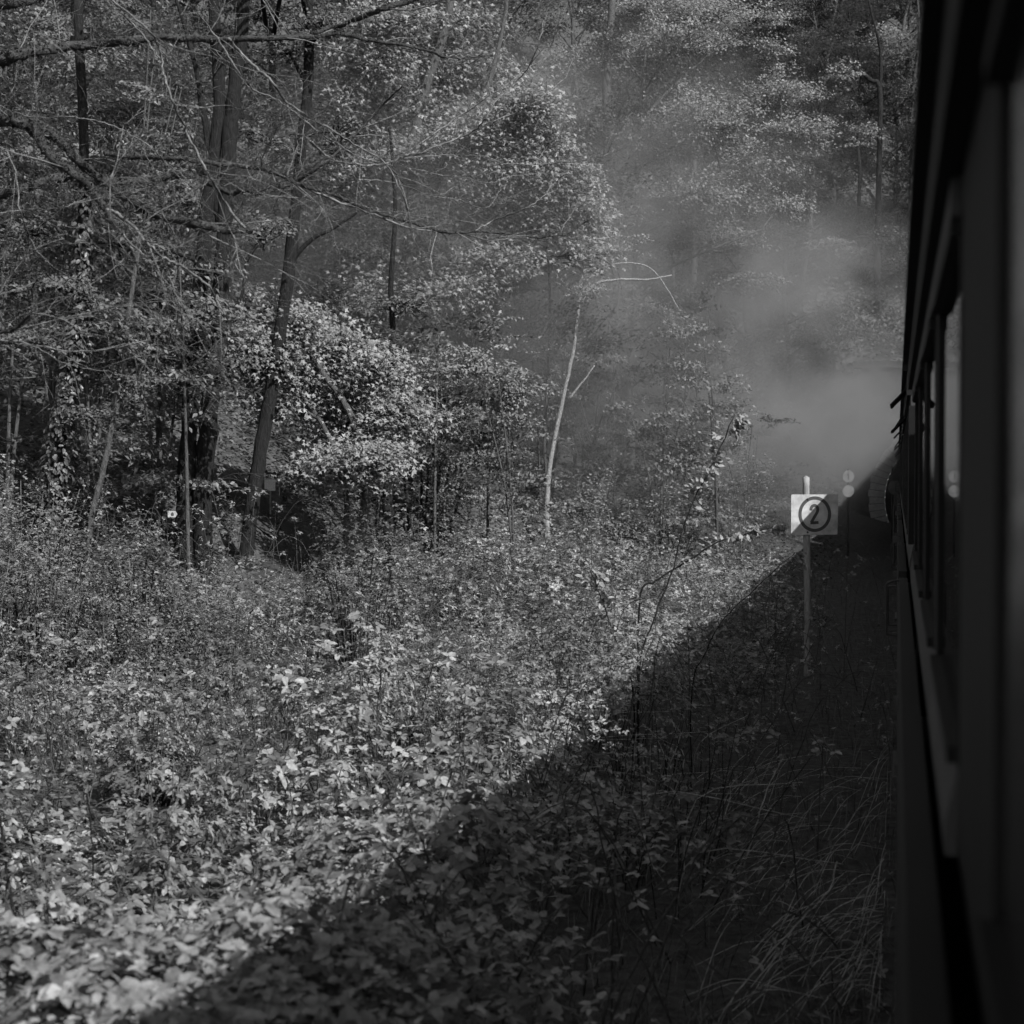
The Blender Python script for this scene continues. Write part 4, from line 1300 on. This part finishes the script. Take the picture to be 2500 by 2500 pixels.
def leafy_shoot(label, pts, r0, r1, depth, t0, n, size):
    root, q, d_ = cane('leafy_shoot', label, pts, r0, r1, depth, 'bark_dark', 'shoot', 'leafy shoots in front of the steam')
    b = Buf()
    t = t0 + (1 - t0) * rng.random(n) ** .5
    idx = t * (len(q) - 1); i0 = np.minimum(idx.astype(int), len(q) - 2); fr_ = (idx - i0)[:, None]
    base_ = q[i0] * (1 - fr_) + q[i0 + 1] * fr_
    side = rand_dir(n, .5)
    clus = np.floor(t * 14); ang = clus * 2.4
    side = norm(side * .55 + np.stack([np.cos(ang), np.sin(ang), np.zeros(n)], -1) * .8)
    pos = base_ + side * (rng.uniform(.02, .10, n) * (.6 + .6 * t))[:, None]
    leaves(b, pos, norm(rand_dir(n) * .55 + np.array([0, 0, .2]) + SUNV * 1.0), norm(side + np.array([0, 0, -.2])), size * rng.uniform(.6, 1.15, n), OVATE)
    bobj('foliage', b, M['maple'], root)


leafy_shoot('tall leafy shoot leaning right in front of the steam', [(1560, 1640), (1600, 1500), (1640, 1400), (1662, 1310), (1690, 1230), (1722, 1165), (1760, 1090), (1792, 1012)], 2.6, 1.3, 14, .55, 180, .062)
leafy_shoot('low leafy shoot arching right toward the number board', [(1560, 1480), (1600, 1420), (1660, 1382), (1750, 1325), (1840, 1300), (1892, 1284)], 3.0, 1.4, 15, .35, 150, .065)
leafy_shoot('dark bare shoot arching right below the number board with a leafy tip', [(1690, 1680), (1720, 1600), (1760, 1520), (1830, 1450), (1900, 1385), (1942, 1350)], 1.9, .9, 14, .9, 26, .055)
leafy_shoot('short leafy shoot standing in the sunlit brambles left of the tall one', [(1545, 1690), (1510, 1580), (1470, 1470), (1440, 1390)], 2.2, 1.2, 15, .6, 70, .075)

# dark upright stems in the shaded clump, dry grass along the line
sb = thing('stem_clump', 'clump of dark upright stems and dry stalks in the train shadow', 'stems', gp(1450, 2080)[0])
b1, b2 = Buf(), Buf()
for i in range(150):
    px, py = rng.uniform(1130, 1720), rng.uniform(1880, 2260)
    g, d_ = gp(px, py)
    L = rng.uniform(.4, 1.1); ln = rng.normal(.15, .28, 2)
    e = g + np.array([ln[0] * L, ln[1] * L, L])
    m_ = (g + e) / 2 + rng.normal(0, .05, 3)
    dry = rng.random() < .33
    if dry:
        e = g + np.array([rng.normal(.2, .5) * L, rng.normal(0, .4) * L, L * rng.uniform(.3, .8)])
    tube(b2 if dry else b1, spline([g - [0, 0, .1], m_, e], 4), np.linspace(.005 if not dry else .0045, .002, 9), 4)
bobj('dark_stems', b1, M['bark_dark'], sb, smooth=True)['kind'] = 'stuff'
bobj('dry_stalks', b2, M['dry'], sb, smooth=True)['kind'] = 'stuff'
b = Buf()
for i in range(320):
    px, py = rng.uniform(30, 1300), rng.uniform(1480, 1900)
    g, d_ = gp(px, py)
    L = rng.uniform(.5, 1.3)
    e = g + np.array([rng.normal(0, .22) * L, rng.normal(0, .2) * L, L])
    tube(b, spline([g, (g + e) / 2 + rng.normal(0, .05, 3), e], 3), np.linspace(.004, .0015, 7), 3)
o = bobj('thin_stalks', b, M['bark_mid'], smooth=True); o['kind'] = 'stuff'
tag(o, 'thin upright stalks poking through the sunlit brambles', 'stalks')
# dry grass strip
b = Buf()
n = 9000
px = rng.uniform(1150, 2215, n); d_ = 5.0 + 34 * rng.random(n) ** 1.7
p = C0[None] + (F_[None] * np.array([1, 1, 0]) + ((px - 1250) / F)[:, None] * R_[None]) * d_[:, None]
p = p[(p[:, 0] > -2.6 - rng.random(n) * .8) & (p[:, 0] < .05)]; n = len(p)
p[:, 2] = H(p[:, 0], p[:, 1]) + .01
a_ = rng.uniform(0, 2 * PI, n); L = rng.uniform(.12, .6, n); lay = rng.uniform(.15, .95, n)
hd = np.stack([np.cos(a_), np.sin(a_), np.zeros(n)], -1)
tipv = p + hd * (L * lay)[:, None] + np.array([0, 0, 1.0]) * (L * (1 - lay) * .8 + .04)[:, None]
mid = (p + tipv) / 2 + np.array([0, 0, 1.0]) * (L * .12)[:, None]
sd = np.stack([-np.sin(a_), np.cos(a_), np.zeros(n)], -1) * .0035
V = np.stack([p - sd, p + sd, mid - sd * .8, mid + sd * .8, tipv], 1).reshape(-1, 3)
k0 = (np.arange(n) * 5)[:, None]
b.add(V, (np.array([[0, 1, 3], [0, 3, 2], [2, 3, 4]])[None] + k0[:, :, None]).reshape(-1, 3))
o = bobj('dry_grass', b, M['grass']); o['kind'] = 'stuff'
tag(o, 'matted dry grass and straw along the shaded verge beside the train', 'grass')
# long straws lying across the verge
b = Buf()
for i in range(170):
    px, py = rng.uniform(1650, 2180), rng.uniform(1900, 2520)
    g, d_ = gp(px, py)
    if g[0] > -.05: continue
    a_ = rng.uniform(-.5, 1.2); L = rng.uniform(.3, .9)
    e = g + np.array([math.cos(a_) * L * .8, math.sin(a_) * L, rng.uniform(.05, .4)])
    e[0] = min(e[0], -.06)
    tube(b, spline([g, (g + e) / 2 + [0, 0, .08], e], 4), np.linspace(.0032, .0015, 9), 3)
o = bobj('fallen_straw', b, M['dry'], smooth=True); o['kind'] = 'stuff'
tag(o, 'loose straw stalks lying across the shaded verge', 'straw')
# cut stump in the brambles
for d_ in np.arange(5.5, 12, .02):
    g = at(655, 2325, d_)
    if g[2] < H(g[0], g[1]) + .30:
        break
ts = thing('tree_stump', 'small cut stump with a pale top between bramble leaves at lower left', 'stump', (g[0], g[1], float(H(g[0], g[1]))))
b = Buf(); tube(b, [np.array(ts.location) - [0, 0, .1], (np.array(ts.location) + g) / 2, g], [.085, .07, .066], 14, .05)
bobj('trunk', b, M['bark_dark'], ts, smooth=True)
b = Buf(); tube(b, [g - [0, 0, .004], g + [0, 0, .012]], [.062, .058], 14, .06)
bobj('cut_face', b, M['pale_stone'], ts)

# ------------------------------------------------------------------ trail marker and notice board
dm = d1 - 24 * d1 / F - .02
mk = thing('trail_marker', 'small white arrow plate with a black leaf mark on the twin trunk', 'sign', at(420, 1256, dm))
k_ = dm / F
frm = (at(421, 1255, dm), fr_x, fr_y, fr_n)
b = Buf(); flat_poly(b, np.array([(-11, -8), (7, -8), (12, 0), (7, 8), (-11, 8)]) * k_, frm, .006); bobj('plate', b, M['stone'], mk)
b = Buf(); flat_poly(b, np.array([(-4, -3), (-1, -5), (3, -4), (3.6, 0), (1, 4.5), (-2, 3.5), (-4, 0)]) * k_, (frm[0] + fr_n * .0065, fr_x, fr_y, fr_n), .002); bobj('leaf_mark', b, M['sign_black'], mk)
gn, dn = gp(660, 1262)
nb = thing('notice_board', 'dim square notice board on a thin post beside the path in the dark wood', 'sign', gn)
k_ = dn / F
b = Buf(); tube(b, [gn - [0, 0, .2], at(660, 1176, dn)], 2.2 * k_, 8); bobj('post', b, M['post'], nb)
b = Buf(); flat_poly(b, np.array(rrect(13, 14, 1)) * k_, (at(659, 1184, dn - .06), fr_x, fr_y, fr_n), .012); bobj('board', b, M['dim_board'], nb)

# ------------------------------------------------------------------ overhanging bare tree, upper left
OT = thing('overhanging_tree', 'bare mossy branches reaching in from the left above the brambles', 'tree', at(-420, 1500, 12.5) * np.array([1, 1, 0]) + np.array([0, 0, float(H(*at(-420, 1500, 12.5)[:2]))]))
DB = 12.5
trunk = Buf()
tq = bark_tube(trunk, [np.array(OT.location) - [0, 0, .3], at(-430, 1000, DB), at(-400, 500, DB), at(-330, 200, DB), at(-260, -150, DB), at(-200, -500, DB)], .20, .10, 6, 12, .05, 0, .4)
bobj('trunk', trunk, M['bark_moss'], OT, smooth=True)
c1s = lambda L: [(x * .4296, y * .4296) for x, y in L]
c2s = lambda L: [(830 + x * .4296, y * .4296) for x, y in L]
c4s = lambda L: [(x * .4296, 830 + y * .4296) for x, y in L]
BRN = [  # (points px, width start px, width end px, depth start, depth end, mossy, twig count)
 ([(-400, 330), (-180, 200)] + c1s([(0, 345), (90, 310), (300, 280), (560, 250), (720, 232), (860, 210), (1000, 212), (1200, 222), (1500, 215), (1750, 210), (1932, 195)]) + c2s([(200, 235), (400, 262), (630, 325), (870, 315)]), 20, 3, 12.5, 14.5, 1, 16),
 ([(-260, -150), (-120, 60)] + c1s([(0, 40), (90, 25), (200, 0), (330, -60)]), 17, 8, 12.5, 12, 1, 5),
 ([(-400, 500), (-200, 330)] + c1s([(0, 690), (80, 690), (180, 730), (260, 850), (340, 930), (440, 1000), (520, 1090), (600, 1180), (630, 1250)]), 24, 8, 12.5, 11, 1, 9),
 (c1s([(150, 710), (270, 760), (360, 820), (430, 900), (520, 980), (600, 1040), (700, 1110), (780, 1160), (860, 1215), (960, 1240), (1100, 1270), (1250, 1300), (1430, 1312)]), 17, 11, 12.2, 11.2, 1, 12),
 (c1s([(610, 1190), (680, 1220), (760, 1290), (830, 1380), (920, 1460), (1030, 1510), (1110, 1570), (1200, 1640), (1230, 1710), (1280, 1790)]), 8, 3.5, 11, 10.5, 0, 9),
 (c1s([(620, 1240), (700, 1330), (760, 1400), (840, 1465), (910, 1460)]), 5, 3, 11, 11, 0, 3),
 ([(-400, 620), (-200, 520)] + c1s([(0, 1110), (100, 1085), (230, 1040), (380, 1000), (520, 1030), (700, 1035), (860, 1025), (1000, 1000), (1080, 1000), (1200, 1045), (1300, 1095), (1380, 1085), (1490, 1095), (1600, 1060), (1660, 1045), (1780, 970), (1932, 855)]) + c2s([(120, 730), (250, 590), (350, 490)]), 16, 2.5, 12.5, 14, 1, 14),
 (c1s([(1310, 1090), (1330, 1170), (1370, 1240), (1400, 1300)]), 6, 4, 13, 12, 1, 0),
 (c1s([(600, 870), (740, 890), (900, 895), (1060, 905), (1240, 930), (1430, 950), (1560, 980), (1680, 1040), (1800, 1080), (1932, 1120)]) + c2s([(140, 1185), (300, 1235), (450, 1280), (550, 1310), (660, 1325), (800, 1315), (1000, 1335), (1130, 1350), (1280, 1330), (1370, 1280), (1410, 1255)]), 8, 2, 13, 15, 1, 18),
 (c1s([(1700, 1050), (1932, 1150)]) + c2s([(150, 1200), (380, 1295), (560, 1315), (680, 1325), (850, 1365), (980, 1350)]), 6, 2, 14, 14.5, 0, 8),
 (c2s([(770, 1310), (860, 1260), (980, 1215), (1090, 1165), (1160, 1110), (1230, 1030), (1300, 980)]), 3.6, 1.3, 14.5, 15, 0, 5),
 (c1s([(560, -120), (640, 0), (740, 80), (830, 160), (900, 250), (920, 380), (950, 480), (1000, 620), (1050, 720), (1100, 830), (1160, 940), (1220, 1050), (1300, 1180), (1390, 1290)]), 4, 5.5, 11, 11, 0, 7),
 (c1s([(690, 70), (760, 140), (840, 240), (910, 330)]), 4.5, 3.5, 11, 11, 0, 3),
 (c1s([(1130, 80), (1200, 170), (1290, 300), (1350, 400), (1420, 500), (1560, 560), (1680, 640), (1800, 740), (1932, 830)]) + c2s([(130, 900), (300, 940)]), 4, 2.5, 13, 13, 0, 8),
 (c1s([(1300, 220), (1370, 300), (1480, 400), (1560, 480), (1620, 570), (1700, 630), (1800, 690), (1932, 770)]) + c2s([(100, 830), (250, 920), (330, 1050), (390, 1200)]), 6.5, 2.5, 13, 13.5, 0, 9),
 (c1s([(1760, 800), (1850, 880)]) + c2s([(0, 920), (150, 940), (250, 930), (350, 895), (450, 870), (560, 825), (640, 800), (760, 740), (830, 670), (900, 560), (1000, 470), (1080, 370), (1140, 200), (1155, 120)]), 5, 2, 14, 15, 0, 12),
 (c2s([(450, 820), (640, 690), (830, 560), (950, 480), (1060, 390), (1180, 310), (1240, 130)]), 3.5, 1.5, 15, 16, 0, 6),
 (c2s([(800, 710), (940, 665), (1060, 610), (1200, 510), (1280, 440), (1320, 340)]), 3.2, 1.3, 15, 16, 0, 4),
 (c2s([(350, 895), (550, 885), (800, 885), (930, 925), (1080, 935), (1250, 925), (1440, 905), (1560, 855)]), 3, 1.3, 14.5, 16, 0, 8),
 (c2s([(1110, 930), (1170, 840), (1220, 720)]), 2, 1, 15.5, 15.5, 0, 1),
 (c2s([(-150, 190), (0, 145), (130, 95), (260, 45), (410, 0), (520, -40)]), 7, 8, 13, 12, 1, 4),
 (c1s([(-120, 1920), (0, 1895), (100, 1860), (190, 1760), (205, 1690), (190, 1620), (215, 1580)]), 5.5, 3.5, 10, 10, 1, 4),
 (c4s([(-150, -30), (0, 0), (170, 25), (420, 65), (640, 45), (830, 0)]), 4, 2.2, 10, 11, 0, 8),
 (c4s([(-80, 10), (20, 30), (110, 75), (180, 130), (215, 190), (180, 228)]), 2.6, 2, 10, 10, 0, 2),
 (c4s([(80, 15), (190, 40), (330, 110), (440, 150), (620, 180), (770, 220)]), 3, 1.4, 10.5, 11, 0, 5),
 (c4s([(340, 70), (440, 130), (560, 170), (760, 95), (1000, 100)]), 2.4, 1.2, 11, 11, 0, 4),
 (c1s([(0, 600), (90, 640), (200, 670), (420, 665), (560, 690), (700, 740), (820, 810), (900, 880), (960, 940), (1060, 1010)]), 2.6, 3, 12, 12, 0, 6),
 (c1s([(0, 740), (40, 850), (90, 1000), (120, 1200), (160, 1330), (210, 1430)]), 3, 2.4, 10, 10, 0, 5),
 (c1s([(60, 90), (150, 150), (270, 220), (380, 330), (450, 480), (505, 600), (500, 650)]), 2, 1.3, 11, 11.5, 0, 3),
 (c1s([(0, 1210), (120, 1195), (250, 1190), (380, 1170), (480, 1130)]), 3, 1.5, 11, 11, 0, 4),
 (c1s([(720, 1390), (770, 1480), (800, 1600), (810, 1690)]), 4, 2.5, 10.8, 10.8, 1, 2),
 (c1s([(920, 1470), (960, 1560), (1000, 1680), (1020, 1740), (995, 1890)]), 3, 1.6, 10.8, 10.8, 0, 2),
 (c2s([(270, 930), (330, 1010), (390, 1200), (440, 1400), (600, 1470), (740, 1500)]), 3, 1.2, 14, 14.5, 0, 6),
 (c2s([(100, 1020), (280, 1030), (480, 1100), (580, 1105), (660, 1055)]), 2.8, 1.4, 14, 14, 0, 4),
 (c2s([(560, 1120), (680, 1140), (770, 1170), (830, 1185), (890, 1120), (920, 1050)]), 2.8, 1.3, 14.5, 14.5, 0, 4),
 (c2s([(420, 960), (560, 990), (700, 1010), (860, 1040), (980, 1000), (1150, 985), (1290, 1000)]), 2.2, 1.1, 14.5, 15.5, 0, 5),
]
for pts, w0, w1, da, db, mossy, ntw in BRN:
    n = len(pts)
    P = np.array([at(x, y, da + (db - da) * i / (n - 1) + .25 * math.sin(i * 1.7)) for i, (x, y) in enumerate(pts)])
    b = Buf()
    q = spline(P, 5, .004)
    dm_ = (da + db) / 2
    r = np.linspace(w0, w1, len(q)) * (.78 if mossy else .56) * dm_ / F
    tube(b, q, r, 8 if w0 > 6 else 6, .13 if mossy else .05)
    if mossy:   # moss tufts standing on the bark
        nt_ = int(len(q) * 26)
        ki = rng.integers(0, len(q) - 1, nt_); fr_ = rng.random((nt_, 1))
        pos = q[ki] * (1 - fr_) + q[ki + 1] * fr_
        hd = norm(rand_dir(nt_) + np.array([0, 0, .5]))
        leaves(b, pos + hd * (r[ki] * .8)[:, None], rand_dir(nt_), hd, (r[ki] * rng.uniform(.4, .9, nt_)) + .004, DIAMOND)
    br = bobj('branch', b, M['bark_moss' if mossy else 'twig'], OT, smooth=True)
    if ntw:
        tb_ = Buf()
        for _ in range(ntw):
            k = rng.integers(int(len(q) * .12), len(q))
            tg = q[min(k + 1, len(q) - 1)] - q[max(k - 1, 0)]
            dv = norm(norm(tg) * .8 + rng.normal(0, .6, 3) + np.array([0, 0, .12]))
            L = rng.uniform(.25, .95)
            twig_recursive(tb_, q[k], dv, L, max(.0022, min(r[k] * .55, .006)), 2 if L > .45 else 1, 0, .32)
        v_, f_ = tb_.arrays()
        obj('twigs', mesh_arr('twigs', v_ - np.array(OT.location), f_, M['twig'], True), br)['kind'] = 'stuff'

# ------------------------------------------------------------------ engine steam
x0, x1, y0, y1, z0, z1 = -16.0, 1.5, 26.0, 61.0, .2, 15.0
b = Buf(); box(b, x0, x1, y0, y1, z0, z1)
m, nt, p, o_ = mat_new('engine_steam'); nt.nodes.remove(p)
tc = nt.nodes.new('ShaderNodeTexCoord')
pv = nt.nodes.new('ShaderNodeVolumePrincipled')
pv.inputs['Color'].default_value = g4(.21); pv.inputs['Anisotropy'].default_value = .0
L = nt.links.new


def math_(op, a_, b_=None, c_=None):
    nd = nt.nodes.new('ShaderNodeMath'); nd.operation = op
    for i, v in enumerate((a_, b_, c_)):
        if v is None: continue
        if isinstance(v, (int, float)): nd.inputs[i].default_value = v
        else: L(v, nd.inputs[i])
    return nd.outputs[0]


nz = nt.nodes.new('ShaderNodeTexNoise'); nz.inputs['Scale'].default_value = .22; nz.inputs['Detail'].default_value = 3; nz.inputs['Roughness'].default_value = .6
L(tc.outputs['Object'], nz.inputs['Vector'])
wob = nt.nodes.new('ShaderNodeVectorMath'); wob.operation = 'MULTIPLY_ADD'
L(nz.outputs['Color'], wob.inputs[0]); wob.inputs[1].default_value = (5, 5, 5); 
va = nt.nodes.new('ShaderNodeVectorMath'); va.operation = 'ADD'; va.inputs[1].default_value = (-2.5, -2.5, -2.5)
L(tc.outputs['Object'], va.inputs[0]); L(va.outputs[0], wob.inputs[2])
PUFFS = [  # px, py, depth, rx, ry, rz (m), density
 (2130, 1030, 53, 3.4, 6, 2.2, .18), (2090, 880, 50, 2.4, 6, 1.3, .07), (1990, 710, 49, 3.0, 5, 2.0, .18), (1930, 1070, 48, 4.6, 8, 2.1, .12),
 (1760, 860, 46, 7.0, 9, 4.6, .09), (1400, 680, 40, 7.5, 8, 5.4, .075), (1780, 1150, 44, 6.0, 9, 2.4, .07), (1000, 560, 33, 5.5, 5, 4.2, .065), (1250, 900, 36, 5.5, 6, 3.4, .05), (1500, 380, 42, 6.5, 6, 4.4, .05)]
tot = None
for px, py, dp, rx, ry, rz, dens in PUFFS:
    c = at(px, py, dp)
    sb_ = nt.nodes.new('ShaderNodeVectorMath'); sb_.operation = 'SUBTRACT'; L(wob.outputs[0], sb_.inputs[0]); sb_.inputs[1].default_value = c
    dv = nt.nodes.new('ShaderNodeVectorMath'); dv.operation = 'DIVIDE'; L(sb_.outputs[0], dv.inputs[0]); dv.inputs[1].default_value = (rx, ry, rz)
    ln = nt.nodes.new('ShaderNodeVectorMath'); ln.operation = 'LENGTH'; L(dv.outputs[0], ln.inputs[0])
    mr = nt.nodes.new('ShaderNodeMapRange'); mr.interpolation_type = 'SMOOTHSTEP'
    L(ln.outputs['Value'], mr.inputs[0]); mr.inputs[1].default_value = 0.1; mr.inputs[2].default_value = 1.25; mr.inputs[3].default_value = dens; mr.inputs[4].default_value = 0
    tot = mr.outputs[0] if tot is None else math_('ADD', tot, mr.outputs[0])
nz2 = nt.nodes.new('ShaderNodeTexNoise'); nz2.inputs['Scale'].default_value = .42; nz2.inputs['Detail'].default_value = 4; nz2.inputs['Roughness'].default_value = .6
L(wob.outputs[0], nz2.inputs['Vector'])
mr2 = nt.nodes.new('ShaderNodeMapRange'); L(nz2.outputs[0], mr2.inputs[0]); mr2.inputs[1].default_value = .43; mr2.inputs[2].default_value = .60; mr2.inputs[3].default_value = .05; mr2.inputs[4].default_value = 1.7
L(math_('MULTIPLY', tot, mr2.outputs[0]), pv.inputs['Density'])
L(pv.outputs[0], o_.inputs['Volume'])
st = bobj('steam_cloud', b, m); st['kind'] = 'stuff'
tag(st, 'drifting engine steam between the wood and the tunnel', 'steam')
print('tris', sum(len(m_.polygons) for m_ in bpy.data.meshes))
